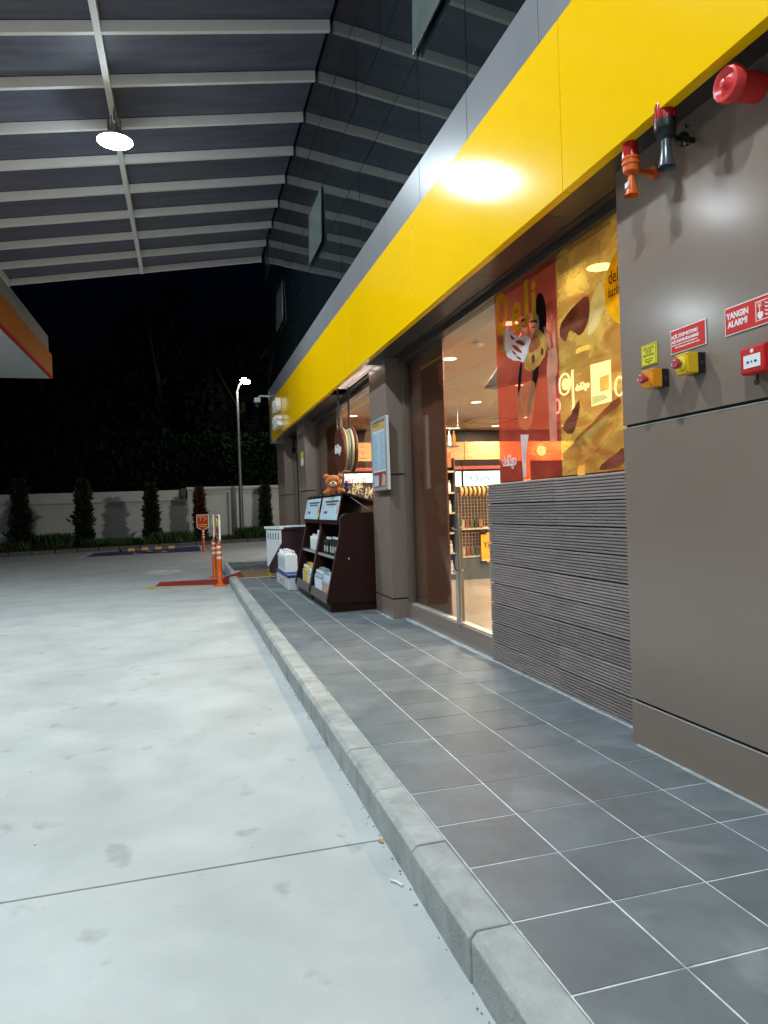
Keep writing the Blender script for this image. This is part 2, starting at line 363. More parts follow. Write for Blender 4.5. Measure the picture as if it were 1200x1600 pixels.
# ================================================================== SHOP BUILDING
shop = tag(empty("shop_building"), "two storey petrol station shop with yellow fascia, grey panels and dark glass above", "building")
YF = [-8.1, -5.66, -3.21, -.76, 1.69, 4.13, 6.58, 9.05, 11.5, 14.43]
for a, b in zip(YF, YF[1:]):
    MB().prism([(1.05, 2.783), (1.05, 3.66), (1.11, 3.66), (1.11, 2.83), (1.105, 2.783)], 'y', a+.0035, b-.0035).build("fascia_panel", YEL, shop, .0015)
bx("fascia_backing", GAP, shop, (1.062, 1.10, -8.1, 14.42, 2.80, 3.65))
YG = [-.07+1.0165*k for k in range(-8, 16)]
YG = [1.95+1.017*k for k in range(-10, 14)]
for a, b in zip(YG, YG[1:]):
    bx("cladding_panel", GREYCL, shop, (1.085, 1.12, a+.004, b-.004, 3.668, 4.035), .0015)
bx("cladding_backing", GAP, shop, (1.098, 1.20, YG[0], YG[-1]-.004, 3.66, 4.04))
rows = [(4.045, 4.892), (4.904, 5.66), (5.672, 6.535)]
for ci, (a, b) in enumerate(zip(YG, YG[1:])):
    for ri, (z0, z1) in enumerate(rows):
        if ri == 1 and (abs(a-2.967) < .05 or abs(a-8.05) < .05 or abs(a-12.12) < .05):
            o = MB().box(-.012, 0, a+.006, b-.006, -(z1-z0)+.004, 0).build("open_window_pane", AJAR, shop, .002, loc=(1.092, 0, z1-.002))
            o.rotation_euler.y = math.radians(1.6); continue
        o = MB().box(-.006, 0, -(b-a)/2+.004, (b-a)/2-.004, z0-(z0+z1)/2, z1-(z0+z1)/2).build("glass_pane", CWG, shop, loc=(1.106, (a+b)/2, (z0+z1)/2))
        o.rotation_euler = (0, R(-.0035, .0035), R(-.0035, .0035))
for k in range(0, len(YG)-2, 2):
    bx("top_band_panel", CWB, shop, (1.098, 1.115, YG[k]+.003, YG[k+2]-.003, 6.545, 7.6))
bx("curtain_wall_backing", mat("mullion_dark", (.02, .03, .03), .3), shop, (1.118, 1.20, YG[0], 15.16, 4.04, 7.60))
bx("upper_wall", GAP, shop, (1.21, 9, YG[0], 15.15, 3.0, 7.6))
bx("corner_cladding", GREYCL, shop, (1.10, 1.42, 14.436, 15.16, 2.80, 3.655), .002)
# soffit
ySF = [-6.2+1.0285*k+(2.03-(-6.2)) % 1.0285 for k in range(-1, 21)]
for a, b in zip(ySF, ySF[1:]):
    if 5.75 < (a+b)/2 < 7.9: continue
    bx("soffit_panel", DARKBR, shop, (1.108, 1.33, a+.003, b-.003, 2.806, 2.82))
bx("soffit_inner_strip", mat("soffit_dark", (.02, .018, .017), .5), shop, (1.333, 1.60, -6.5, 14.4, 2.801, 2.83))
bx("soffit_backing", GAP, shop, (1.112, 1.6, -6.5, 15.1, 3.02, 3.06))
def recmat():  # mottled emission paints the reflected interior colours
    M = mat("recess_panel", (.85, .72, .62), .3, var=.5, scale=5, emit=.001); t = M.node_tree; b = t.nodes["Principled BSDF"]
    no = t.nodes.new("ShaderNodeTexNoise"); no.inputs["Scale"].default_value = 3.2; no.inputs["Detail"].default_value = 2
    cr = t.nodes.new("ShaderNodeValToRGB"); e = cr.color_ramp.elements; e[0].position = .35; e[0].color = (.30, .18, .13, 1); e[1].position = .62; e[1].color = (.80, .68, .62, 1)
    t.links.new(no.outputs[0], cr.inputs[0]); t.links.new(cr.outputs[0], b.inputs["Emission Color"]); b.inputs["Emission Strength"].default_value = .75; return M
# soffit recess above the second window; panel and strips glow in place of reflections
bx("recess_side", SILV, shop, (1.112, 1.118, 5.70, 7.95, 2.815, 3.01))
rec = bx("recess_glow_panel", recmat(), shop, (1.12, 1.33, 5.70, 7.95, 2.85, 2.862))
for k in range(7):
    bx("recess_glow_strip", emis("recess_glow", (1, .93, .85), 5), shop, (1.121, 1.131, 5.8+.31*k, 5.97+.31*k, 2.84, 2.86)) if k == 0 else link("recess_glow_strip", bpy.data.objects["recess_glow_strip"].data, shop, loc=(0, .31*k, 0))
bx("shopfront_head", DARKBR, shop, (1.40, 1.50, 1.37, 11.1, 2.755, 2.80), .002)
# wall A (near): three rows of panels
EDGE_HI = mat("pale_edge_highlight", (.55, .54, .52), .4, metal=.3)  # bright strip painted in as the highlight along the panels' top edges
def clad(x, y0, y1, rowsz, par, back=.14, name="wall_panel", side=True):
    for z0, z1 in rowsz: bx(name, PANEL, par, (x, x+back, y0, y1, z0, z1), .002)
    for z0, z1 in rowsz[:-1]: bx("edge_highlight", EDGE_HI, par, (x-.0015, x+.03, y0, y1, z1+.0003, z1+.0038))
    bx("panel_backing", GAP, par, (x+.012, x+back-.005, y0+.012, y1-.012, 0, 2.806))
RW = [(0.0, .205), (.222, 1.545), (1.562, 2.806)]
clad(1.23, -1.45, 1.50, RW, shop); clad(1.23, -4.5, -1.458, RW, shop)
bx("side_wall", PANEL, shop, (1.24, 9, -6.5, -4.51, 0, 2.806))
# window 1: deck boards, plinth, glass
prof = []
nr = 8; pitch = .0184
for k in range(nr):
    z = k*pitch; prof += [(1.380, z+.0005), (1.3705, z+.0027), (1.370, z+.0118), (1.380, z+.0142)]
for row in range(9):
    for (a, b) in ((1.503, 2.447), (2.450, 3.472)):
        p = prof+[(1.395, nr*pitch-.001), (1.395, .001)]
        MB().prism(p, 'y', a, b).build("decking_board", DECK, shop, loc=(R(-.0018, .0018), 0, row*.1505+R(-.001, .001)))
bx("decking_frame", GAP, shop, (1.398, 1.428, 1.50, 3.46, 0, 1.352))
bx("window_plinth", PANEL, shop, (1.40, 1.50, 3.474, 5.736, 0, .16), .002)
bx("window_plinth_hidden", PANEL, shop, (1.43, 1.50, 1.38, 3.473, 0, .16))
bx("window_sill", mat("sill_cream", (.5, .46, .4), .5), shop, (1.425, 1.49, 3.474, 5.736, .161, .172), .001)
BR = mat("bronze_frame", (.20, .15, .12), .35, var=.04, metal=.3)
def wframe(y0, y1):
    W = empty("window"); W.parent = shop
    bx("frame_left", BR, W, (1.405, 1.475, y1-.10, y1-.055, .172, 2.755), .002)
    bx("frame_left_inner", BR, W, (1.42, 1.47, y1-.05, y1-.005, .172, 2.755), .002)
    bx("frame_right", BR, W, (1.42, 1.47, y0, y0+.05, .172, 2.755), .002)
    return W
W1 = wframe(1.38, 5.737); MB().box(1.438, 1.446, 1.43, 5.64, .172, 2.755).build("pane", GLASS, W1)
W2 = wframe(6.42, 11.10)
bx("frame_mid", DARKBR, W2, (1.43, 1.47, 8.95, 8.98, .172, 2.755))
MB().box(1.438, 1.446, 6.47, 11.0, .172, 2.755).build("pane", GLASS, W2)
for z in (2.70, 2.735): bx("frame_head_trim", SILV, W2, (1.415, 1.437, 6.47, 9.1, z, z+.012))
bx("window_plinth", PANEL, shop, (1.40, 1.50, 6.42, 11.10, 0, .16), .002)
# pillars
def pillar(y0, y1, name="pillar"):
    P = empty(name, (0, 0, 0)); P.parent = shop
    for z0, z1 in RW: bx("pillar_panel", PANEL, P, (1.24, 1.439 if True else 0, y0, y1, z0, z1), .003)
    bx("pillar_core", GAP, P, (1.252, 1.43, y0+.012, y1-.012, 0, 2.806))
    bx("pillar_back", DARKBR, shop, (1.5, 1.54, y0, y1, 0, 2.8))
    return P
pillar(5.739, 6.418); pillar(11.10, 12.0); pillar(13.93, 15.12)
# interior columns behind the glass
DB = mat("interior_dark_brown", (.16, .05, .025), .45, var=.1)
bx("interior_column", DB, shop, (1.50, 1.515, 4.68, 5.737, .01, 2.77)); bx("interior_column", DB, shop, (1.50, 1.515, 9.52, 11.2, .01, 2.77))
# glass pull handle
hd = empty("door_handle"); hd.parent = shop
MB().tube([(1.39, 4.18, .17), (1.39, 4.18, 1.12)], .024, 14).build("handle_bar", STEEL, hd, smooth=True)
bx("meeting_stile", mat("stile", (.28, .24, .2), .3, metal=.5), hd, (1.448, 1.47, 4.26, 4.285, .172, 1.12))
for z in (.63, 1.0): MB().tube([(1.345, 4.18, z), (1.437, 4.18, z)], .011, 10).build("handle_clamp", STEEL, hd, smooth=True); 
for z in (.63, 1.0): MB().lathe([(.034, -.012), (.036, 0), (.034, .012)], 16, 'z', (1.39, 4.18, z)).build("clamp_ring", STEEL, hd, smooth=True)
# entrance
door = empty("entrance_door"); door.parent = shop
bx("door_header", PANEL, door, (1.40, 1.46, 12.01, 13.92, 2.40, 2.50), .003)
bx("door_transom_glass", mat("transom", (.05, .03, .02), .2, var=.6, scale=8), door, (1.455, 1.47, 12.01, 13.92, 2.505, 2.80))
bx("door_frame", BR, door, (1.41, 1.46, 13.55, 13.64, 0, 2.398), .002); bx("door_frame", BR, door, (1.42, 1.46, 13.80, 13.90, 0, 2.398), .002)
bx("door_leaf", mat("door_red_brown", (.16, .035, .015), .35, var=.2), door, (1.475, 1.50, 12.02, 13.50, .01, 2.39), .002)
MB().lathe([(.0, -.06), (.05, -.05), (.06, 0), (.05, .05)], 14, 'x', (1.37, 13.3, 2.46)).build("door_sensor", BLK, door, smooth=True)
# building shell far end + interior
CR = mat("interior_cream", (.55, .44, .34), .7, var=.03)
bx("end_wall", PANEL, shop, (1.44, 9, 15.0, 15.12, 0, 2.8))
bx("interior_ceiling", mat("ceiling_paint", (.68, .60, .52), .8, var=.02), shop, (1.505, 9.3, -4.4, 12.7, 2.78, 2.80))
FL = mat("interior_floor_tile", (.25, .19, .135), .3, var=.10, scale=2)
flb = bx("interior_floor_base", mat("floor_joint", (.18, .14, .10), .7), shop, (1.50, 9.3, -4.4, 15, -.02, .004))
ft = MB().box(.002, .598, .002, .598, 0, .006).mesh("floor_tile", FL)
for i in range(7):
    for j in range(14): link("floor_tile", ft, shop, loc=(1.56+.6*i, 2.7+.6*j, .0045))
bx("interior_back_wall", CR, shop, (9.2, 9.3, -4.4, 12.7, 0, 2.78))
bx("interior_near_wall", CR, shop, (1.5, 9.3, -4.5, -4.4, 0, 2.78))
bx("interior_inner_front_wall", CR, shop, (1.47, 1.52, -4.4, 1.49, .01, 2.78))
WOOD = mat("oak_panelling", (.50, .27, .10), .4, var=.22, scale=3, stretch=(1, 1, 9))
bx("interior_far_wall", mat("far_wall_dark", (.035, .02, .014), .6), shop, (1.56, 9.3, 12.4, 12.5, .01, 2.78))
for k in range(4):
    for q in range(4): bx("oak_board", WOOD, shop, (2.0+1.35*k+.003, 3.34+1.35*k, 12.0, 12.03, 2.085+.104*q+.001, 2.186+.104*q), .002)
for x in (5.05, 6.0, 7.3): bx("oak_post", WOOD, shop, (x, x+.16, 11.96, 12.0, .01, 2.08), .003)
bx("interior_vestibule_wall", DB, shop, (2.4, 2.45, 12.5, 15, 0, 2.8))

# roof slab over the shop so nothing leaks
bx("shop_roof", GAP, shop, (1.21, 9.3, -8.1, 15.12, 7.60, 7.7))

# ================================================================== CANOPY OVER THE FORECOURT
can = tag(empty("glazed_canopy"), "sloping forecourt canopy of white steel beams and dark translucent sheets", "canopy")
def cz(x): return 7.185+(x-1.1)*.1555
BY = [15.49-1.044*k for k in range(0, 22)]
x0, x1 = -4.40, 1.075
bmx = MB().add([(x0, -.03, cz(x0)), (x1, -.03, cz(x1)), (x1, .03, cz(x1)), (x0, .03, cz(x0)),
                (x0, -.03, cz(x0)+.135), (x1, -.03, cz(x1)+.135), (x1, .03, cz(x1)+.135), (x0, .03, cz(x0)+.135)],
               [(3, 2, 1, 0), (4, 5, 6, 7), (0, 1, 5, 4), (1, 2, 6, 5), (2, 3, 7, 6), (3, 0, 4, 7)]).mesh("canopy_beam", WHM)
for y in BY: link("canopy_beam", bmx, can, .002, loc=(0, y, 0))
for a, b in zip(BY[1:], BY):
    MB().add([(x0, a+.035, cz(x0)+.14), (x1, a+.035, cz(x1)+.14), (x1, b-.035, cz(x1)+.14), (x0, b-.035, cz(x0)+.14),
              (x0, a+.035, cz(x0)+.15), (x1, a+.035, cz(x1)+.15), (x1, b-.035, cz(x1)+.15), (x0, b-.035, cz(x0)+.15)],
             [(3, 2, 1, 0), (4, 5, 6, 7), (0, 1, 5, 4), (1, 2, 6, 5), (2, 3, 7, 6), (3, 0, 4, 7)]).build("roof_sheet", ROOFP, can)
bx("canopy_purlin", WHM, can, (-1.69, -1.61, BY[-1], 15.52, cz(-1.65)-.012, cz(-1.65)+.10), .002)
bx("canopy_edge_gutter", WHM, can, (-4.50, -4.41, BY[-1], 15.52, cz(-4.4)-.03, cz(-4.4)+.15), .002)
# fuel canopy
fc = tag(empty("fuel_canopy"), "big flat pump canopy with white soffit, orange edge band and grey top at left", "canopy")
for k in range(36):
    bx("soffit_slat", WHITE if k else WHITE, fc, (-12.5, -4.44, -9.5+.83*k, -8.68+.83*k, 5.20, 5.215)) if k == 0 else link("soffit_slat", bpy.data.objects["soffit_slat"].data, fc, loc=(0, .83*k, 0))
bx("canopy_core", GAP, fc, (-12.5, -4.46, -9.5, 20.30, 5.22, 6.2))
OB = mat("orange_band", (.62, .20, .03), .4, var=.05)
bx("orange_edge_band", OB, fc, (-4.46, -4.40, -9.5, 20.36, 5.25, 5.88), .003); bx("orange_edge_band", OB, fc, (-12.5, -4.47, 20.31, 20.36, 5.25, 5.88), .003)
bx("red_edge_strip", SRED, fc, (-4.458, -4.39, -9.5, 20.365, 5.19, 5.248), .002)
bx("grey_top_band", mat("canopy_grey", (.33, .32, .30), .5), fc, (-4.50, -4.43, -9.5, 20.05, 5.882, 6.33), .003)
# lamps
def floodlight(y, label):
    F = tag(empty("floodlight", (-1.62, y, 6.30)), label, "lamp", "round floodlights under the canopy")
    hb = MB().lathe([(.03, .22), (.05, .20), (.07, .10), (.16, .045), (.236, .0), (.234, -.01), (.225, -.012), (.20, .03)], 28)
    hb.build("housing", mat("lamp_housing", (.35, .35, .36), .4, metal=.6), F, smooth=True)
    for k in range(10):
        a = math.pi*2*k/10; MB().tube([(.085*math.cos(a), .085*math.sin(a), .12), (.085*math.cos(a), .085*math.sin(a), .3)], .008, 5).build("cooling_fin", STEEL, F)
    MB().tube([(0, 0, .28), (0, 0, .46)], .012, 8).build("hanger", STEEL, F)
    l = lamp("lamp_disc", 'AREA', (0, 0, -.014), 205, COLD, .46, F, glow=60, lsize=.24)
    pd = bpy.data.lights.new("beam_fill_light", 'POINT'); pd.energy = 42; pd.color = COLD; pd.shadow_soft_size = .12  # extra point light added below the lens to brighten the canopy beams
    po = bpy.data.objects.new("beam_fill_light", pd); S.collection.objects.link(po); po.parent = F; po.location = (0, 0, -.17); po.visible_glossy = True
    return F
floodlight(8.65, "lit round floodlight hanging below the canopy, the one seen glaring")
for y, t in ((3.55, "round canopy floodlight hanging nearer the camera than the glaring one"), (-1.55, "round canopy floodlight hanging straight above the camera's side"), (-6.65, "round canopy floodlight hanging farthest behind the camera")): floodlight(y, t)
gi = 0
for (x, y, t, pw_) in ((-5.6, 1.0, "near", 60), (-7.4, 11.35, "outer far", 130), (-5.6, -5.0, "rear", 60)):
    D = tag(empty("canopy_downlight", (x, y, 5.19)), f"square lit downlight set in the pump canopy soffit, {t} one", "lamp", "pump canopy downlights")
    bx("rim", WHM, D, (-.25, .25, -.25, .25, -.012, .005), .003); lamp("lamp_panel", 'AREA', (0, 0, -.02), pw_, COLD, .4, D, glow=15)

T = tag(empty("edge_floodlight", (-4.35, 7.02, 5.42)), "small floodlight fixed on the orange edge of the pump canopy", "lamp")
bx("housing", WHM, T, (-.05, .03, -.14, .14, .01, .14), .01); lamp("lamp_disc", 'AREA', (0.02, 0, -.02), 20, COLD, .22, T, rot=(0, math.radians(-35), 0), glow=20)
YL = tag(empty("yard_lamp", (7.0, 19.5, -.15)), "yard lamp post standing round the far corner of the shop", "street lamp")
MB().tube([(0, 0, 0), (0, 0, 5.6)], [.08, .05], 12).build("pole", GREYCL, YL, smooth=True); lamp("lamp_disc", 'AREA', (-.2, .25, 5.55), 600, (1, .96, .88), .3, YL, rot=(math.radians(25), math.radians(20), 0), glow=20)
# ================================================================== THINGS ON THE NEAR WALL
WX = 1.228
def panel_sign(name, label, y0, y1, z0, z1, col, border, cat="sign"):
    T = tag(empty(name, (WX, (y0+y1)/2, z0)), label, cat)
    h = z1-z0; wd = (y0-y1)/2
    bx("plate", border, T, (-.003, .0005, -wd, wd, 0, h), .0006)
    b = .0045
    bx("face", col, T, (-.0042, -.003, -wd+b, wd-b, b, h-b))
    return T, wd, h
def tx(par, body, y, z, size, mt, **k): return text("lettering", body, mt, par, FACE, size, .0004, loc=(-.0046, y, z), **k)
T, wd, h = panel_sign("alarm_sign", "red sign with white words YANGIN ALARMI and hand pressing button icon", .798, .545, 1.831, 1.940, SRED, SWHT)
tx(T, "YANGIN", wd-.012, .062, .034, SWHT, bold=.0013, sx=.86); tx(T, "ALARMI", wd-.017, .029, .034, SWHT, bold=.0013, sx=.86)
ic = MB()
def rect2(b, y0, y1, z0, z1, x=-.0050): b.box(x, x+.0007, min(y0, y1), max(y0, y1), z0, z1)
iy0 = -wd+.095; iy1 = -wd+.012
for a in ((iy0, iy0-.003, .018, .092), (iy1+.003, iy1, .018, .092), (iy0-.003, iy1+.003, .0185, .0215), (iy0-.003, iy1+.003, .0885, .0915)): rect2(ic, *a)
for a in ((iy0-.012, iy0-.014, .070, .086), (iy0-.026, iy0-.028, .070, .086), (iy0-.014, iy0-.026, .070, .072), (iy0-.014, iy0-.026, .084, .086), (iy0-.018, iy0-.022, .044, .080)): rect2(ic, *a)
ic.prism([(iy0-.011, .050), (iy0-.034, .050), (iy0-.036, .035), (iy0-.028, .024), (iy0-.016, .024), (iy0-.009, .036)], 'x', -.0051, -.0043)
for k in range(4):
    z = .032+.014*k
    ic.prism([(iy0-.042, z+.010), (iy0-.050, z-.001), (iy0-.066, z), (iy0-.072, z+.010), (iy0-.064, z+.004), (iy0-.052, z+.004)], 'x', -.0050, -.0043)
ic.build("icon", SWHT, T)
T, wd, h = panel_sign("stop_button_sign", "red sign with white words ACİL STOP BUTONU above the yellow button box", 1.124, .905, 1.829, 1.934, SRED, SWHT)
tx(T, "ACİL STOP BUTONU", wd-.008, .066, .0205, SWHT, bold=.0009, sx=.86); tx(T, "ACİL DURUMLARDA BASINIZ", wd-.008, .046, .0165, SWHT, bold=.0008, sx=.78)
tx(T, "Bu butona yalnızca acil durumda basınız ve", wd-.008, .034, .0095, SWHT, bold=.0003); tx(T, "derhal istasyon görevlisine haber veriniz", wd-.03, .022, .0095, SWHT, bold=.0003)
YS = mat("sign_yellow", (.75, .66, .03), .4, var=.03)
T, wd, h = panel_sign("gas_stop_sign", "small yellow sign reading LPG ACİL STOP BUTONU above the orange button box", 1.333, 1.220, 1.815, 1.915, YS, YS)
DK = mat("sign_ink", (.03, .03, .01), .5)
for s, z in (("LPG ACİL", .074), ("STOP", .058), ("BUTONU", .042)): tx(T, s, 0, z, .0185, DK, align='CENTER')
tx(T, "Acil durumda basınız", 0, .028, .008, DK, align='CENTER'); tx(T, "istasyon görevlisi", 0, .018, .008, DK, align='CENTER'); tx(T, "LPG", 0, .009, .008, DK, align='CENTER')
bd = MB()
for a in ((wd-.006, -wd+.006, .004, .0052), (wd-.006, -wd+.006, h-.0052, h-.004), (wd-.006, wd-.0072, .004, h-.004), (-wd+.0072, -wd+.006, .004, h-.004)): rect2(bd, *a)
bd.build("border_line", DK, T)
# emergency buttons
MUSH = mat("mushroom_red", (.45, .05, .07), .3)
def button(y, z, w_, h_, col, ring, label):
    T = tag(empty("emergency_button", (WX, y, z)), label, "emergency button", "emergency stop buttons on the wall")
    bx("back_box", BLK, T, (-.035, 0, -w_/2, w_/2, -h_/2, h_/2), .002)
    bx("cover", col, T, (-.086, -.0352, -w_/2, w_/2, -h_/2, h_/2), .003)
    if ring: MB().lathe([(.028, -.0865), (.030, -.090), (.024, -.092)], 24, 'x').build("collar_ring", YS, T, smooth=True)
    MB().lathe([(.012, -.087), (.012, -.103), (.0205, -.105), (.0225, -.112), (.019, -.121), (.006, -.124)], 22, 'x').build("mushroom_button", MUSH, T, smooth=True)
    for a in (-.7, 1.4, 3.5):
        pts = [(.014*math.cos(a+t), .014*math.sin(a+t)) for t in (0, .3, .6, .9)]
        b = MB()
        for (p0, p1) in zip(pts, pts[1:]): b.tube([(-.1235, p0[0], p0[1]), (-.1235, p1[0], p1[1])], .0015, 5)
        b.build("arrow_mark", SWHT, T)
    for sy in (-1, 1):
        for sz in (-1, 1): MB().lathe([(.003, -.0865), (.003, -.0875)], 8, 'x', (0, sy*(w_/2-.008), sz*(h_/2-.008))).build("screw", DK, T)
    MB().lathe([(.008, w_*-.5-.0004), (.008, w_*-.5+.001)], 12, 'y', (-.017, 0, 0)).build("knockout", DARKBR, T)
    return T
button(1.185, 1.735, .080, .080, mat("amber_plastic", (.75, .27, .01), .38), False, "orange emergency box with red mushroom button below the small yellow sign")
button(.955, 1.755, .080, .085, YBOX, True, "yellow emergency box with red mushroom button below the red stop sign")
# fire call point
T = tag(empty("fire_call_point", (WX, .605, 1.70)), "red fire alarm call point with white window and key hanging below", "alarm button")
MB().prism([(0, -.052), (-.050, -.052), (-.060, -.046), (-.060, .046), (-.050, .052), (0, .052)], 'y', -.058, .058).build("case", REDP, T, .004)
MB().box(-.0625, -.060, -.040, .040, -.030, .018).build("window_plate", SWHT, T, .001)
mk = MB()
for yy, w2 in ((.018, .006), (0, .003), (-.018, .006)): mk.box(-.0632, -.0625, yy-w2, yy+w2, -.012, -.004)
mk.build("arrow_mark", DK, T)
MB().lathe([(.008, -.0603), (.008, -.0612)], 14, 'x', (0, 0, .032)).build("logo_dot", SWHT, T)
MB().tube([(-.04, .0, -.052), (-.042, -.004, -.066), (-.038, .004, -.075)], .005, 8).build("key", BLK, T, smooth=True)
MB().lathe([(.011, -.042), (.011, -.037)], 14, 'x', (0, .003, -.083)).build("key_head", BLK, T)
# sounders
T = tag(empty("sounder_beacon", (WX, 1.19, 2.70)), "orange siren with red dome and small downward horn by the fascia", "siren")
MB().lathe([(.0, .105), (.018, .100), (.030, .085), (.034, .06), (.034, .03), (.037, .028), (.037, .018)], 24, 'z', (-.13, 0, 0), cap=False).build("red_dome", mat("dome_red", (.45, .01, .02), .12, coat=.5), T, smooth=True)
MB().lathe([(.038, .018), (.038, .008), (.034, .006), (.034, -.002), (.039, -.004), (.039, -.016), (.034, -.020), (.034, -.045), (.012, -.052)], 24, 'z', (-.13, 0, 0)).build("body", ORP, T, smooth=True)
MB().lathe([(.010, -.045), (.014, -.07), (.026, -.135), (.033, -.150), (.030, -.149), (.024, -.132), (.010, -.06)], 22, 'z', (-.13, 0, 0), cap=False).build("horn", ORP, T, smooth=True)
bx("bracket", ORP, T, (-.10, 0, -.005, .005, -.048, -.026), .002); bx("horn_sticker", SWHT, T, (-.157, -.1555, -.012, .010, -.118, -.095))
MB().lathe([(.028, -.02), (.028, 0)], 16, 'x', (0, 0, -.035)).build("wall_foot", ORP, T)
T = tag(empty("sounder_beacon", (WX, .94, 2.70)), "black siren with red ribbed top and wide grey horn mouth", "siren")
MB().lathe([(.030, .118), (.039, .112), (.042, .10), (.042, .045)], 24, 'z', (-.14, 0, 0)).build("red_lens", mat("dome_red2", (.42, .008, .015), .25), T, smooth=True)
for k in range(10): MB().tube([(-.14+.042*math.cos(k*.628), .042*math.sin(k*.628), .05), (-.14+.042*math.cos(k*.628), .042*math.sin(k*.628), .108)], .0035, 5).build("lens_rib", MC["dome_red2"], T, smooth=True)
MB().lathe([(.044, .045), (.045, .015), (.040, -.012), (.022, -.028)], 24, 'z', (-.14, 0, 0)).build("body", BLK, T, smooth=True)
MB().lathe([(.018, -.02), (.021, -.06), (.032, -.135), (.038, -.146), (.035, -.145), (.029, -.13), (.016, -.04)], 24, 'z', (-.14, 0, 0), cap=False).build("horn", mat("horn_grey", (.10, .115, .13), .25, metal=.5), T, smooth=True)
bx("bracket", BLK, T, (-.10, 0, -.006, .006, -.03, -.008), .002); MB().lathe([(.026, -.075), (.030, -.06), (.026, -.045)], 14, "x", (0, .0, -.02)).build("clamp", BLK, T, smooth=True)
for z in (.03, -.045): MB().tube([(-.07, -.018, z), (-.04, -.022, z-.004), (-.06, -.026, z-.012)], .006, 7).build("wing_nut", STEEL, T)
T = tag(empty("wall_sounder", (WX, .60, 2.70)), "round bright red wall sounder with white centre boss, rightmost alarm", "siren")
MB().lathe([(.052, 0), (.052, -.10), (.058, -.105)], 30, 'x').build("base", mat("sounder_red", (.62, .03, .03), .4), T, smooth=True)
MB().lathe([(.058, -.104), (.064, -.110), (.066, -.130), (.060, -.148), (.052, -.150), (.036, -.134), (.022, -.138), (.016, -.148), (.012, -.160), (0.002, -.162)], 36, 'x').build("sounder_ring", mat("sounder_ring_red", (.72, .05, .05), .35), T, smooth=True)

# ================================================================== WINDOW POSTERS
Fr = film("film_red", (.52, .15, .12), .76, (.96, .55, .46)); Fy = film("film_yellow", (.85, .66, .22), .66, (1, .88, .56), col2=(.55, .28, .10))
Fdk = film("film_hair", (.03, .02, .02), .12); Fsk = film("film_skin", (.72, .38, .20), .45); Fpk = film("film_pale_skin", (.80, .55, .42), .4)
Fwh = film("film_white", (.8, .84, .86), .06); FY = film("film_letter_yellow", (.80, .60, .03), .35); Fbr = film("film_crust", (.25, .08, .05), .25, col2=(.42, .17, .12))
Fst = film("film_streak", (.80, .80, .55), .45); Fbg = film("film_bread", (.78, .60, .16), .2, col2=(.60, .30, .08)); Fham = film("film_ham", (.62, .22, .10), .15)
Ftan = film("film_tan", (.55, .25, .10), .3, col2=(.35, .13, .06))
def chaikin(p, n=2):
    for _ in range(n):
        q = []
        for a, b in zip(p, p[1:]+p[:1]): q += [(a[0]*.75+b[0]*.25, a[1]*.75+b[1]*.25), (a[0]*.25+b[0]*.75, a[1]*.25+b[1]*.75)]
        p = q
    return p
def organic(p):
    p = chaikin(p, 2); p = [(a+R(-.005, .005), b+R(-.005, .005)) for a, b in p]; return chaikin(p, 1)
def shape(name, pts, mt, par, x):
    return MB().prism(pts, 'x', x-.0003, x).build(name, mt, par)
P1 = tag(empty("window_poster", (0, 0, 0)), "red see-through window poster of a woman behind a melting toast, word Deli on top", "poster")
shape("red_ground", [(3.36, 1.362), (2.452, 1.362), (2.452, 2.754), (3.36, 2.754)], Fr, P1, 1.4345)
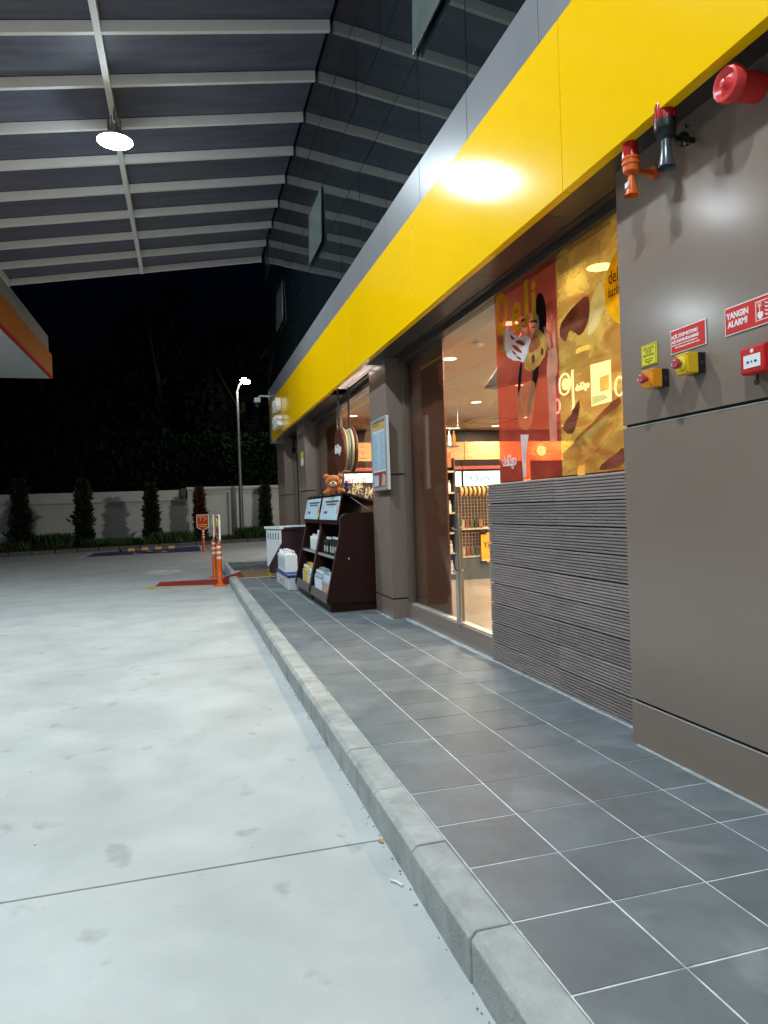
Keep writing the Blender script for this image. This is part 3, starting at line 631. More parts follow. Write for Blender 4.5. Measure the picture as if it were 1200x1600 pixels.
SH = {
'hair':[(2.725,2.60),(2.606,2.56),(2.58,2.378),(2.611,2.295),(2.682,2.258),(2.733,2.163),(2.704,2.071),(2.775,1.947),(2.87,1.774),(2.903,1.844),(2.796,2.046),(2.747,2.23)],
'hair_strand':[(2.976,2.187),(2.937,2.179),(2.99,1.992),(2.992,1.835),(3.029,1.862),(3.026,2.044)],
'face':[(2.954,2.487),(2.82,2.486),(2.695,2.46),(2.675,2.362),(2.723,2.314),(2.815,2.302),(2.907,2.341),(2.96,2.408)],
'eyebrow':[(2.946,2.467),(2.897,2.476),(2.86,2.453),(2.861,2.44),(2.898,2.459),(2.937,2.451)],
'eyebrow2':[(2.815,2.428),(2.769,2.433),(2.716,2.415),(2.691,2.387),(2.726,2.404),(2.779,2.418),(2.807,2.413)],
'eye':[(2.929,2.431),(2.891,2.417),(2.854,2.407),(2.892,2.408)],
'eye2':[(2.799,2.393),(2.763,2.38),(2.719,2.377),(2.764,2.371)],
'sand_l':[(3.333,2.511),(3.18,2.491),(3.187,2.399),(3.174,2.28),(3.259,2.308),(3.333,2.362)],
'sand_r':[(2.719,2.364),(2.627,2.311),(2.579,2.254),(2.602,2.164),(2.692,2.111),(2.811,2.084),(2.922,2.127),(2.898,2.198),(2.826,2.27),(2.776,2.327)],
'ham':[(2.758,2.331),(2.688,2.306),(2.657,2.252),(2.712,2.218),(2.803,2.212),(2.838,2.237),(2.807,2.287)],
'cheese':[(3.157,2.508),(3.08,2.415),(2.964,2.359),(2.785,2.325),(2.826,2.27),(2.9,2.163),(2.956,2.188),(3.094,2.23),(3.196,2.28),(3.208,2.404)],
'h1':[(3.111,2.418),(3.023,2.365),(3.054,2.358),(3.103,2.389)],'h2':[(3.045,2.347),(2.965,2.346),(2.881,2.3),(2.892,2.28),(2.986,2.32)],
'h3':[(3.096,2.341),(3.007,2.311),(2.923,2.247),(2.943,2.243),(3.029,2.28)],'h4':[(3.089,2.303),(3.03,2.267),(3.012,2.244),(3.071,2.266)],
'h5':[(3.031,2.249),(2.936,2.206),(2.956,2.197),(3.003,2.22)],
'neck':[(3.028,2.017),(2.741,2.044),(2.792,1.829),(2.848,1.696),(3.01,1.715),(3.033,1.817)],
'hand':[(2.633,2.347),(2.592,2.324),(2.538,2.252),(2.509,2.196),(2.529,2.39),(2.496,2.389),(2.464,2.267),(2.456,2.164),(2.456,2.079),(2.48,2.019),(2.5,1.583),(2.598,1.592),(2.612,2.012),(2.579,2.13),(2.567,2.189),(2.612,2.27)],
'cone':[(3.003,1.682),(2.878,1.669),(2.924,1.558),(2.936,1.381),(2.985,1.379),(2.991,1.564)],
'c1':[(2.43,2.291),(2.373,2.332),(2.272,2.374),(2.177,2.393),(2.094,2.398),(2.077,2.349),(2.089,2.256),(2.147,2.203),(2.211,2.181),(2.288,2.247),(2.333,2.235),(2.352,2.176),(2.419,2.224)],
'c2':[(2.219,1.819),(2.232,1.729),(2.281,1.631),(2.327,1.609),(2.417,1.635),(2.43,1.676),(2.335,1.724),(2.28,1.775)],
'c3':[(2.325,1.526),(2.292,1.57),(2.181,1.62),(2.056,1.668),(1.924,1.733),(1.825,1.767),(1.793,1.72),(1.962,1.62),(2.129,1.565),(2.238,1.51)],
'streak':[(2.076,2.356),(1.959,2.459),(1.917,2.31),(1.973,2.217),(2.054,2.165),(2.128,2.161),(2.083,2.247)],
'c4':[(2.075,1.37),(1.973,1.422),(1.866,1.456),(1.782,1.494),(1.79,1.37)],
}
def sh(nm, key, mt, par, lay): return shape(nm, (organic if key in ('c1', 'c2', 'c3', 'c4', 'sand_l', 'sand_r', 'ham', 'cheese') else chaikin)(SH[key]), mt, par, 1.4345-.0012*lay)
sh("hair", 'hair', Fdk, P1, 1); sh("hair_strand", 'hair_strand', Fdk, P1, 1); sh("neck", 'neck', Fsk, P1, 2); 
for q in ([(2.634, 2.352), (2.604, 2.345), (2.556, 2.27), (2.535, 2.18), (2.565, 2.16), (2.60, 2.25)], [(2.534, 2.40), (2.498, 2.395), (2.478, 2.28), (2.470, 2.16), (2.505, 2.16), (2.520, 2.28)], [(2.585, 2.20), (2.560, 2.21), (2.54, 2.12), (2.57, 2.08)]):
    shape("finger", chaikin(q), Fpk, P1, 1.4345-.0024)
shape("hand", chaikin([(2.575, 2.18), (2.462, 2.19), (2.458, 2.05), (2.49, 1.98), (2.60, 1.98), (2.605, 2.06)]), Fpk, P1, 1.4345-.0030); shape("forearm", [(2.60, 2.02), (2.492, 2.02), (2.500, 1.585), (2.590, 1.592)], Fpk, P1, 1.4345-.0020)
sh("face", 'face', Fpk, P1, 2); sh("eyebrow", 'eyebrow', Fdk, P1, 3); sh("eyebrow", 'eyebrow2', Fdk, P1, 3); sh("eye", 'eye', Fdk, P1, 3); sh("eye", 'eye2', Fdk, P1, 3)
shape("nose", [(2.845, 2.42), (2.825, 2.42), (2.812, 2.335), (2.85, 2.33)], Fsk, P1, 1.4306)
sh("toast_half", 'sand_l', Fbg, P1, 4); sh("toast_half", 'sand_r', Fbg, P1, 4); sh("ham", 'ham', Fham, P1, 5); sh("cheese", 'cheese', Fwh, P1, 5)
shape("ham", [(3.325, 2.46), (3.24, 2.44), (3.23, 2.37), (3.30, 2.38)], Fham, P1, 1.4285); shape("crust_spot", [(2.80, 2.19), (2.76, 2.20), (2.75, 2.15), (2.79, 2.13)], Fbr, P1, 1.4285); shape("crust_spot", [(2.66, 2.22), (2.63, 2.20), (2.64, 2.16), (2.67, 2.18)], Fbr, P1, 1.4285)
Fro = film("film_red_solid", (.55, .08, .04), .05)
for q in ('h1', 'h2', 'h3', 'h4', 'h5'): sh("cheese_hole", q, Fro, P1, 6)
shape("milk_glass", SH['cone'], Fwh, P1, 1.4309)
def ptext(name, body, mt, par, y, z, size, **k): return text(name, body, mt, par, FACE, size, .0002, loc=(1.4262, y, z), **k)
ptext("lettering", "D", FY, P1, 3.33, 2.485, .37, bold=.012, sx=.72); ptext("lettering", "e", FY, P1, 3.08, 2.415, .42, bold=.008, sx=.80)
ptext("lettering", "l", FY, P1, 2.885, 2.415, .43, bold=.012, sx=.9); ptext("lettering", "i", FY, P1, 2.775, 2.43, .38, bold=.012, sx=.9)
ptext("lettering", "deli2go", Fwh, P1, 3.30, 1.475, .115, bold=.0015, sx=.82, space=.85)
P2 = tag(empty("window_poster"), "yellow see-through window poster with a huge close-up of a toasted sandwich", "poster")
shape("yellow_ground", [(2.450, 1.362), (1.50, 1.362), (1.50, 2.754), (2.450, 2.754)], Fy, P2, 1.4345)
sh("filling", 'c1', Fbr, P2, 1); sh("filling", 'c2', Fbr, P2, 1); sh("crust", 'c3', Ftan, P2, 1); sh("cheese_streak", 'streak', Fst, P2, 1); sh("crust_corner", 'c4', Fbr, P2, 1)
shape("yellow_disc", [(1.72+.205*math.cos(a), 2.35+.215*math.sin(a)) for a in [k*math.pi/16 for k in range(32)]], film("film_disc", (.85, .60, .02), .12), P2, 1.4320)
shape("crust_light", [(2.44, 1.50), (2.28, 1.56), (2.0, 1.66), (1.8, 1.72), (1.79, 1.64), (2.0, 1.52), (2.2, 1.42), (2.40, 1.38)], Fbg, P2, 1.4308)
ptext("lettering", "deli", Fdk, P2, 1.880, 2.385, .105, sx=.75); ptext("lettering", "bazlama", Fdk, P2, 1.884, 2.315, .075, sx=.72)

# ================================================================== INTERIOR THINGS
def downlight(x, y, label, p=58):
    D = tag(empty("ceiling_light", (x, y, 2.78)), label, "ceiling light", "round downlights in the shop ceiling")
    MB().lathe([(.085, -.0005), (.085, -.006), (.07, -.004), (.07, -.0005)], 24).build("rim", SWHT, D)
    lamp("lamp_disc", 'AREA', (0, 0, -.008), p, WARM, .15, D)
lab = {1.92: "the row along the window", 3.5: "the second row from the window", 5.22: "the third row from the window", 6.8: "the deepest row"}
for x in (1.92, 3.5, 5.22, 6.8):
    for k, y in enumerate((1.2, 4.11, 5.58, 7.05, 8.55, 10.15, 11.6)):
        downlight(x, y, f"round warm downlight, {ORD[k]} from the near end in {lab[x]}")
T = tag(empty("smoke_detector", (1.95, 4.85, 2.78)), "small white smoke detector on the shop ceiling near the window", "smoke detector")
MB().lathe([(.055, 0), (.055, -.02), (.035, -.038), (.0, -.04)], 20).build("body", SWHT, T, smooth=True)
T = tag(empty("ceiling_air_unit", (4.75, 10.65, 2.78)), "square white ceiling air conditioning cassette with slots", "air conditioner")
bx("frame", SWHT, T, (-.45, .45, -.45, .45, -.02, 0), .005)
for k, a in enumerate(((-.38, .38, -.38, -.32), (-.38, .38, .32, .38), (-.38, -.32, -.3, .3), (.32, .38, -.3, .3))): bx("slot", BLK, T, (*a, -.024, -.0205))
bx("grille", WHM, T, (-.27, .27, -.27, .27, -.03, -.0205), .004)
# hanging bulkhead board
T = tag(empty("hanging_board", (1.95, 0, 0)), "large dark hanging panel with slanted end behind the red poster", "panel")
MB().prism([(4.754, 2.328), (3.68, 2.775), (1.9, 2.775), (1.9, 2.16), (3.36, 2.245)], 'x', 0, .12).build("board", mat("board_dark", (.035, .03, .028), .4), T, .004)
MB().prism([(4.754, 2.310), (4.754, 2.327), (3.36, 2.244), (1.9, 2.159), (1.9, 2.14), (3.36, 2.225)], 'x', -.005, .125).build("trim", BLK, T)
# pendant lamps
T = tag(empty("pendant_lamp", (1.62, 2.25, 2.62)), "flat round pendant disc lamp lit white on thin cord", "lamp")
MB().lathe([(.085, 0), (.09, .012), (.03, .03)], 28).build("shade", mat("brass", (.5, .3, .1), .3, metal=.8), T, smooth=True)
MB().tube([(0, 0, .03), (0, 0, .16)], .003, 6).build("cord", BLK, T); lamp("lamp_disc", 'AREA', (0, 0, -.002), 5, (1, .9, .75), .16, T)
T = tag(empty("ring_pendant", (2.15, 3.0, 2.28)), "wide glowing gold ring pendant lamp behind the yellow poster", "lamp")
MB().lathe([(.215, 0), (.225, .02), (.215, .035), (.20, .02), (.215, 0)], 40, cap=False).build("ring", emis("ring_glow", (1, .62, .15), 2.2), T, smooth=True)
for a in (0, 2.1, 4.2): MB().tube([(.21*math.cos(a), .21*math.sin(a), .03), (0, 0, .48)], .002, 5).build("cord", BLK, T)
# menu light box
LB = tag(empty("menu_lightbox", (3.25, 0, 0)), "long wall menu box with lit cup pictures and deli2go lettering behind yellow poster", "sign")
bx("box", mat("lb_wood", (.18, .06, .02), .4), LB, (0, .12, 4.15, 5.85, 2.10, 2.74), .004)
EW = emis("lb_white", (.92, .97, 1), 3.2)
bx("lit_picture", EW, LB, (-.012, -.002, 4.60, 4.95, 2.18, 2.68))
bx("picture_coffee", emis("lb_coffee", (.85, .5, .12), 1.2), LB, (-.016, -.0125, 4.62, 4.78, 2.30, 2.45)); MB().prism([(4.93, 2.28), (4.70, 2.26), (4.64, 2.22), (4.93, 2.19)], 'x', -.016, -.0125).build("picture_cup", emis("lb_tq", (.35, .8, .8), 1.5), LB)
def ring(par, y, z, ry, rz, t):
    b = MB(); b.tube([(-.02, y+ry*math.cos(a), z+rz*math.sin(a)) for a in [k*math.pi/12 for k in range(25)]], t, 6); return b.build("lit_ring", EW, par)
ring(LB, 5.46, 2.50, .115, .115, .012); MB().lathe([(.065, -.02), (.065, -.002)], 20, 'x', (0, 5.46, 2.50)).build("lit_cup_top", EW, LB)
bx("lit_bar", EW, LB, (-.02, -.002, 5.295, 5.315, 2.17, 2.67)); ring(LB, 5.63, 2.28, .05, .08, .009); ring(LB, 4.44, 2.30, .07, .09, .010); ring(LB, 4.28, 2.55, .09, .1, .010)
text("lettering", "deli2go", EW, LB, FACE, .115, .004, loc=(-.006, 5.26, 2.385), bold=.001, sx=.82)
# shelf units
BOT = [mat("bottle_amber", (.25, .10, .02), .15, coat=.3), mat("bottle_olive", (.16, .17, .03), .2), mat("bottle_white", (.7, .66, .55), .4), mat("bottle_red", (.45, .04, .03), .3)]
bots = [MB().lathe([(.026, 0), (.028, .01), (.028, .12), (.012, .155), (.012, .175), (.014, .176), (.014, .19)], 8).mesh("bottle", b) for b in BOT]
G1 = tag(empty("shelf_unit", (0, 0, 0)), "tall dark shop shelf unit filled with bottles beside the brown column", "shelf")
SHM = mat("shelf_metal", (.06, .045, .035), .4)
for k, z in enumerate((.10, .42, .74, 1.06, 1.38, 1.72)): bx("shelf", mat("shelf_lip", (.42, .33, .25), .4), G1, (2.4, 3.26, 8.98, 9.38, z, z+.03), .003)
bx("back_panel", SHM, G1, (2.4, 3.26, 9.39, 9.42, .02, 1.95)); bx("kick_plate", SHM, G1, (2.4, 3.26, 9.0, 9.38, .01, .10)); bx("end_frame", SHM, G1, (3.262, 3.285, 8.98, 9.42, .01, 1.95))
bx("header_box", mat("shelf_header", (.36, .09, .03), .4), G1, (2.4, 3.22, 8.97, 9.2, 1.80, 2.06), .004)
n = 0; SHN = {.13: 'lowest', .45: 'second', 1.09: 'fourth', 1.41: 'fifth'}
for z in (.13, .45, 1.09, 1.41):
    for k in range(8):
        o = link("bottle", bots[(k+n) % 4], loc=(2.66+.078*k, 9.06+R(-.01, .01), z)); n += 1
        tag(o, f"small bottle on the {SHN[z]} shelf of the tall unit, {ORD[k]} from its left end", "bottle", "bottles on the tall shop shelf")
T = tag(empty("hanging_rack", (.14, .1, .02)), "rail of hanging bottles and packets high up beside the brown column", "rack")
bx("rail", STEEL, T, (2.6, 3.30, 9.0, 9.02, 2.41, 2.43)); bx("tray", SHM, T, (2.6, 3.26, 8.96, 9.1, 2.12, 2.14))
for x in (2.65, 3.27): MB().tube([(x, 9.01, 2.42), (x, 9.01, 2.78)], .005, 6).build("hanger", STEEL, T)
for k in range(7):
    o = MB().lathe([(.03, 0), (.032, .15), (.014, .19), (.014, .24)], 8).build("bottle", BOT[k % 3], loc=(2.86+.08*k, 9.13, 2.161)) if k != 9 else link("bottle", bots[k % 4], loc=(2.86+.08*k, 9.13, 2.161))
    tag(o, f"upright bottle in the high rack under the ceiling, {ORD[k]} from the left", "bottle", "bottles in the high rack")
G2 = tag(empty("mesh_rack", (0, 0, 0)), "low black wire mesh rack with packets and an orange notice board", "shelf")
bx("base", mat("rack_base", (.07, .075, .07), .4), G2, (3.29, 4.9, 8.9, 9.3, .01, .34), .005)
wm = MB()
for k in range(29): wm.box(3.30+.055*k, 3.308+.055*k, 8.945, 8.95, .35, 1.38)
for k in range(20): wm.box(3.29, 4.88, 8.952, 8.956, .37+.053*k, .378+.053*k)
wm.build("wire_grid", mat("wire_black", (.32, .20, .13), .4), G2); bx("grid_backing", mat("rack_back", (.035, .025, .02), .6), G2, (3.29, 4.88, 9.0, 9.02, .35, 1.5))
for z in (.36, .80): bx("shelf_edge", mat("shelf_edge_cream", (.6, .5, .38), .4), G2, (3.29, 4.88, 8.91, 8.94, z, z+.035), .002)
PK = mat("gold_packet", (.55, .30, .08), .3, metal=.3)
pk = MB().tube([(0, 0, .0), (.018, -.02, -.05), (.018, -.03, -.10), (0, -.03, -.15)], [.012, .024, .024, .012], 8).mesh("packet", PK)
for k in range(13):
    tag(link("packet", pk, loc=(3.34+.075*k, 8.92, 1.38+(.11 if k % 1 == 0 else 0)), smooth=True), f"gold snack packet hanging on top of the mesh rack, {ORD[k]} from the left", "packet", "gold packets hanging on the mesh rack")
BXM = [mat("pack_red", (.20, .04, .03), .4, var=.6, scale=30), mat("pack_amber", (.28, .14, .04), .4, var=.6, scale=30), mat("pack_olive", (.08, .09, .04), .4, var=.6, scale=30), mat("pack_cream", (.32, .26, .18), .5, var=.5, scale=30), mat("pack_dark", (.05, .04, .04), .4, var=.6, scale=30)]
bxs = [MB().box(0, .062, 0, .05, 0, .13).mesh("snack_box", b) for b in BXM]
for z, nm in ((.396, "lower"), (.836, "upper")):
    for k in range(12):
        if 4 < k and k < 11: continue
        tag(link("snack_box", bxs[(k*2+int(z*10)) % 5], None, .003, loc=(3.32+.078*k, 8.89, z)), f"small dark snack box on the {nm} ledge of the mesh rack, {ORD[k if k < 5 else 5]} from the left", "snack box", "snack boxes on the mesh rack")
T = tag(empty("notice_board", (0, 0, 0)), "orange notice with black word starting Yin clipped to the mesh rack", "sign")
bx("board", mat("notice_orange", (.85, .36, .02), .5), T, (3.64, 4.2, 8.86, 8.87, .27, .74), .002)
for x in (3.66,):
    for z in (.25, .72): bx("clip", BLK, T, (x-.03, x+.07, 8.85, 8.90, z, z+.05), .004)
text("lettering", "Yine", DK, T, FRONT, .15, .0006, loc=(3.675, 8.858, .50), bold=.0015, sx=.85)
bx("cream_band", SWHT, T, (3.66, 4.18, 8.8585, 8.8598, .30, .31))
# fridges with lit headers
FW = emis("fridge_header_lit", (.85, .98, 1.0), 1.7); GR = emis("header_green", (.02, .35, .12), .4); RO = emis("header_orange", (.8, .2, .03), .5)
for k, (x, colr, s) in enumerate(((1.64, RO, "%ÇAY 110"), (2.42, RO, "İÇECEK"), (3.26, GR, "Soğuk bar"), (4.03, GR, "TAZELEN"))):
    nmz = ["leftmost", "second from left", "third from left", "rightmost"][k]
    F = tag(empty("drinks_fridge", (x, 10.5, .01)), f"tall dark drinks fridge with lit white header, {nmz} in the row", "fridge", "drinks fridges at the back of the shop")
    bx("cabinet", mat("fridge_black", (.02, .018, .018), .35), F, (0, .76, 0, .65, 0, 1.50), .004); bx("top_box", WBROWN, F, (0, .76, .02, .65, 1.50, 2.02), .004)
    bx("lit_header", FW, F, (.02, .74, 0, .018, 1.51, 1.80), .002); bx("glass_door", GLASS, F, (.04, .72, -.02, -.012, .1, 1.46)); bx("header_trim", mat("htrim", (.35, .07, .04), .4), F, (0, .76, -.005, .015, 1.84, 1.90), .002)
    text("lettering", s, colr, F, FRONT, .135, .0005, loc=(.05, -.004, 1.63), bold=.002, sx=.85)
    text("lettering", "serinle", colr, F, FRONT, .05, .0005, loc=(.22, -.004, 1.55))
    bx("light_tube", emis("fridge_tube", (.9, .97, 1), 1.2), F, (.72, .735, -.03, -.022, .3, 1.45))
# counter lattice
T = tag(empty("lattice_screen", (0, 10.2, 0)), "low decorative screen with pale branching lattice lines in second window", "screen")
bx("panel", mat("lattice_back", (.06, .04, .03), .5), T, (1.66, 2.5, 0, .02, .01, 1.64), .003)
lt = MB(); cs = [(1.75+.22*k, 1.50+(.05 if k % 2 else -.03)) for k in range(4)]
for cx, cz_ in cs:
    for a in range(8):
        t = a*math.pi/4+.2; lt.tube([(cx, -.006, cz_), (cx+.10*math.cos(t), -.006, cz_+.10*math.sin(t))], .010, 5)
    for a in range(4):
        t = a*math.pi/2+.6; lt.tube([(cx+.1*math.cos(t), -.006, cz_+.1*math.sin(t)), (cx+.1*math.cos(t+1), -.006, cz_-.12+.1*math.sin(t+1))], .010, 5)
lt.build("lattice", mat("lattice_cream", (.85, .78, .55), .4), T)
T = tag(empty("wall_light", (6.4, 11.93, 2.29)), "warm glowing wall light on the oak band behind the posters", "lamp")
MB().lathe([(.05, .03), (.10, 0)], 16, 'y').build("shade", WHM, T, smooth=True)
lamp("lamp_disc", 'AREA', (0, -.02, 0), 10, (1, .7, .35), .22, T, rot=(math.radians(90), 0, 0))
T = tag(empty("service_counter", (0, 0, 0)), "long cream topped service counter deep in the shop", "counter")
bx("front", WOOD, T, (4.2, 4.25, 2.6, 7.2, .01, 1.0), .004); bx("top", mat("counter_top", (.6, .5, .4), .25), T, (4.1, 4.9, 2.55, 7.25, 1.0, 1.05), .006)

# ================================================================== FACADE THINGS
T = tag(empty("select_sign", (1.05, 12.6, 3.16)), "white raised shop lettering at the far end of the yellow fascia", "sign")
text("lettering", "Shell", SWHT, T, FACE, .34, .05, loc=(-.06, .68, .08), bold=.006); text("lettering", "Select", SWHT, T, FACE, .36, .05, loc=(-.06, .72, -.26), bold=.008)
# cctv
C = tag(empty("security_camera", (1.10, 15.0, 3.88)), "white security camera on an arm at the far corner of the shop", "camera")
MB().tube([(0, 0, 0), (-.22, 0, .01), (-.27, 0, -.04)], .022, 10).build("arm", WHITE, C, smooth=True)
bx("wall_plate", WHITE, C, (-.02, 0, -.05, .05, -.08, .09), .004); bx("camera_body", WHITE, C, (-.36, -.22, -.08, .08, -.15, -.04), .015)
MB().lathe([(.07, -.15), (.07, -.19), (.045, -.235), (.0, -.25)], 18, 'z', (-.29, 0, 0)).build("dome", mat("dome_dark", (.02, .02, .05), .1), C, smooth=True)
# hanging disc sign
H = tag(empty("hanging_disc_sign", (1.22, 7.72, 1.995)), "round brown double disc sign reading deli2go hanging on two straps", "sign")
CHOC = mat("chocolate_disc", (.09, .028, .018), .35, var=.1)
def disc(x0, x1, r, nm, mt, r2=0): MB().lathe([(r-.012, x0), (r, x0+.008), (r, x1-.008), (r-.012, x1)], 40, 'x').build(nm, mt, H, smooth=False)
disc(-.085, -.05, .30, "front_disc", CHOC); disc(.08, .115, .30, "back_disc", CHOC); disc(-.048, -.012, .285, "cream_layer", mat("cream_layer", (.36, .29, .19), .4)); disc(-.008, .03, .27, "glass_layer", mat("green_layer", (.17, .22, .18), .3)); disc(.035, .075, .285, "cream_layer", mat("cream_layer", (.36, .29, .19), .4))
text("lettering", "deli2go", SWHT, H, FACE, .165, .003, loc=(-.089, .245, -.04), bold=.002, sx=.82)
stp = mat("strap_black", (.02, .012, .01), .6)
for x, y in ((-.065, .05), (.06, -.03)): MB().box(x-.006, x+.006, y-.035, y+.035, .27, .83).build("strap", stp, H)
for k in range(9):
    a = math.pi*(.05+.1*k); MB().lathe([(.007, -.088), (.007, -.084)], 8, 'x', (0, .285*math.cos(a), .285*math.sin(a))).build("rivet", SILV, H)
# poster frame on the pillar
PF = tag(empty("poster_frame", (1.238, 5.95, 1.39)), "silver framed price board with blue columns on the near pillar", "poster frame")
W_, H_ = .30, .79
bx("back_board", SWHT, PF, (-.03, 0, -W_, W_, 0, H_), .002)
for a in ((-W_, W_, 0, .035), (-W_, W_, H_-.035, H_), (-W_, -W_+.035, .0352, H_-.0352), (W_-.035, W_, .0352, H_-.0352)): bx("frame_rail", SILV, PF, (-.042, -.0302, *a), .004)
PB = mat("print_pale_blue", (.42, .56, .66), .3, var=.08, scale=25)
bx("header_print", mat("print_amber", (.55, .35, .12), .4), PF, (-.0318, -.0303, -.262, .262, .66, .752)); bx("column_print", PB, PF, (-.0318, -.0303, .005, .262, .22, .645)); bx("column_print", PB, PF, (-.0318, -.0303, -.262, -.005, .22, .645))
bx("lower_print", mat("print_maroon", (.22, .04, .06), .4), PF, (-.0318, -.0303, -.262, .262, .038, .205)); bx("lower_inset", PB, PF, (-.0328, -.0319, .06, .25, .05, .17))
MB().prism([(-.05, .05), (-.2, .05), (-.22, .15), (-.1, .19)], 'x', -.0328, -.0319).build("food_print", mat("print_food", (.55, .4, .3), .4, var=.5, scale=60), PF)
text("lettering", "FİYAT LİSTESİ", DK, PF, FACE, .04, .0004, loc=(-.0323, .25, .71)); 
ln = MB()
for side in (.25, -.02):
    for k in range(18): ln.box(-.0324, -.0319, side-R(.12, .22), side, .235+.022*k, .240+.022*k)
ln.build("price_lines", mat("price_ink", (.2, .28, .33), .5), PF)
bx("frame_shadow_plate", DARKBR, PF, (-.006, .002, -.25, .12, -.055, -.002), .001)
# sticker
T = tag(empty("wall_sticker", (1.237, 11.45, 2.03)), "small yellow and white sticker on the pillar beside the entrance", "sticker")
bx("upper_half", YS, T, (-.002, 0, -.14, .14, .12, .25)); bx("lower_half", SWHT, T, (-.002, 0, -.14, .14, 0, .119)); text("lettering", "24", DK, T, FACE, .10, .0003, loc=(-.0024, .07, .15))

# ================================================================== DISPLAY CABINETS
def arc(cx, cz, r, a0, a1, n=6): return [(cx+r*math.cos(math.radians(a0+(a1-a0)*k/n)), cz+r*math.sin(math.radians(a0+(a1-a0)*k/n))) for k in range(n+1)]
def cabinet(y0, label):
    C = tag(empty("display_cabinet", (0, y0, 0)), label, "display cabinet", "brown display cabinets along the shop front")
    side = [(1.385, .10), (.677, .10), (.668, .14), (.855, .95)]+arc(.955, 1.045, .105, 165, 95)+[(1.385, 1.155)]
    Lc = 1.205
    for a in (0, Lc-.022):
        MB().prism(side, 'y', a, a+.022).build("side_panel", WBROWN, C, .003)
    ed = MB()
    pts = side[1:-1]
    for (p, q) in zip(pts, pts[1:]): ed.tube([(p[0]-.001, .011, p[1]), (q[0]-.001, .011, q[1])], .0065, 6)
    ed.build("edge_band", mat("edge_brown", (.12, .07, .06), .3), C); link("edge_band", bpy.data.objects[C.name and "edge_band"].data, C, loc=(0, Lc-.022, 0))
    bx("back_panel", WBROWN, C, (1.36, 1.384, .024, Lc-.024, .12, 1.15)); bx("plinth", WBROWN, C, (.716, 1.33, .03, Lc-.03, .008, .0985))
    bx("bottom_shelf", WBROWN, C, (.69, 1.36, .024, Lc-.024, .125, .15), .002)
    MB().prism([(.672, .10), (.69, .10), (.715, .205), (.697, .205)], 'y', .024, Lc-.024).build("front_lip", mat("lip_grey", (.14, .12, .115), .35), C, .002)
    bx("middle_shelf", mat("shelf_brown", (.06, .035, .03), .35), C, (.805, 1.35, .024, Lc-.024, .62, .64), .002); bx("shelf_price_rail", SILV, C, (.795, .804, .03, Lc-.03, .612, .642), .001)
    # header box with print
    MB().prism([(.823, 1.05), (.835, 1.05), (.905, 1.375), (.893, 1.375)], 'y', .0, Lc).build("header_board", WBROWN, C, .002)
    tx_, tz_ = .07, .325
    def hp(t, o): return (.823+tx_*t-o, 1.05+tz_*t)
    pr = MB(); 
    def strip(nm, mt, t0, t1, ya, yb, o=.002):
        p0, p1 = hp(t0, .0003), hp(t1, .0003); q0, q1 = hp(t0, o), hp(t1, o)
        MB().prism([p0, p1, q1, q0], 'y', ya, yb).build(nm, mt, C)
    strip("header_print", mat("print_ice", (.50, .68, .76), .35, var=.04, scale=10), .07, .93, .05, Lc-.05)
    strip("red_bar", SRED, .25, .85, Lc-.22, Lc-.20, .0028); strip("dark_lines", mat("print_dark", (.12, .08, .08), .5), .72, .80, .12, Lc-.30, .0028); strip("dark_lines", mat("print_dark", (.12, .08, .08), .5), .62, .68, .2, Lc-.36, .0028)
    strip("dark_block", mat("print_dark", (.12, .08, .08), .5), .30, .40, Lc-.50, Lc-.30, .0028); strip("orange_mark", ORP, .28, .6, .10, .15, .0028)
    bx("header_ledge", WBROWN, C, (.83, .95, .024, Lc-.024, 1.02, 1.045), .002)
    MB().prism([(.845, 1.05), (.905, 1.365), (1.398, 1.220), (1.398, 1.150), (.96, 1.150), (.95, 1.05)], 'y', Lc-.05, Lc-.035).build("inner_panel", BLK, C)
    # sloping lid and stay
    MB().prism([(.885, 1.38), (.905, 1.405), (1.398, 1.242), (1.398, 1.222)], 'y', .0, Lc).build("lid", WBROWN, C, .003)
    MB().tube([(1.0, .04, 1.34), (1.24, .04, 1.165)], .009, 8).build("gas_strut", STEEL, C, smooth=True)
    bx("top_board", WBROWN, C, (.93, 1.36, .024, Lc-.024, 1.125, 1.148))
    for k in range(4): MB().lathe([(.006, 0), (.006, -.004)], 8, 'x', (.889, .12+.3*k, 1.389)).build("stud", SWHT, C)
    return C
c1 = cabinet(6.50, "near brown cabinet, white screw on its side, teddy bear on top")
MB().lathe([(.009, -.004), (.009, 0)], 14, 'y', (.945, 0, .62)).build("side_screw", SWHT, c1)
c2 = cabinet(7.75, "far brown display cabinet beside the white cooler box")
tag(bx("price_tag", YBOX, c1, (.83, .84, 1.212, 1.232, 1.10, 1.20)))
# bottles
CAPW = mat("cap_white", (.75, .8, .82), .4); BK2 = mat("bottle_black", (.015, .017, .016), .25); LBL = mat("label_white", (.68, .76, .80), .4)
GCAN = mat("can_grey", (.30, .36, .40), .35, var=.06); BCAN = mat("can_pale", (.40, .54, .64), .35)
def oilbottle(name, body, x, y, z, label, group, hgt=.22, lab_=True, lm=None):
    T = tag(empty(name, (x, y, z)), label, "bottle", group)
    k = hgt/.22
    MB().prism([(-.028, 0), (.028, 0), (.030, .12*k), (.024, .165*k), (.011, .178*k), (.011, .19*k), (-.011, .19*k), (-.011, .178*k), (-.024, .165*k), (-.030, .12*k)], 'x', -.045, .045).build("body", body, T, .008)
    MB().lathe([(.014, .19*k), (.014, .22*k)], 12).build("cap", CAPW, T)
    if lab_: bx("label", lm or LBL, T, (-.0475, -.0455, -.018, .018, .03*k, .105*k)); bx("label", lm or LBL, T, (-.022, .022, -.0325, -.0305, .03*k, .10*k))
    return T
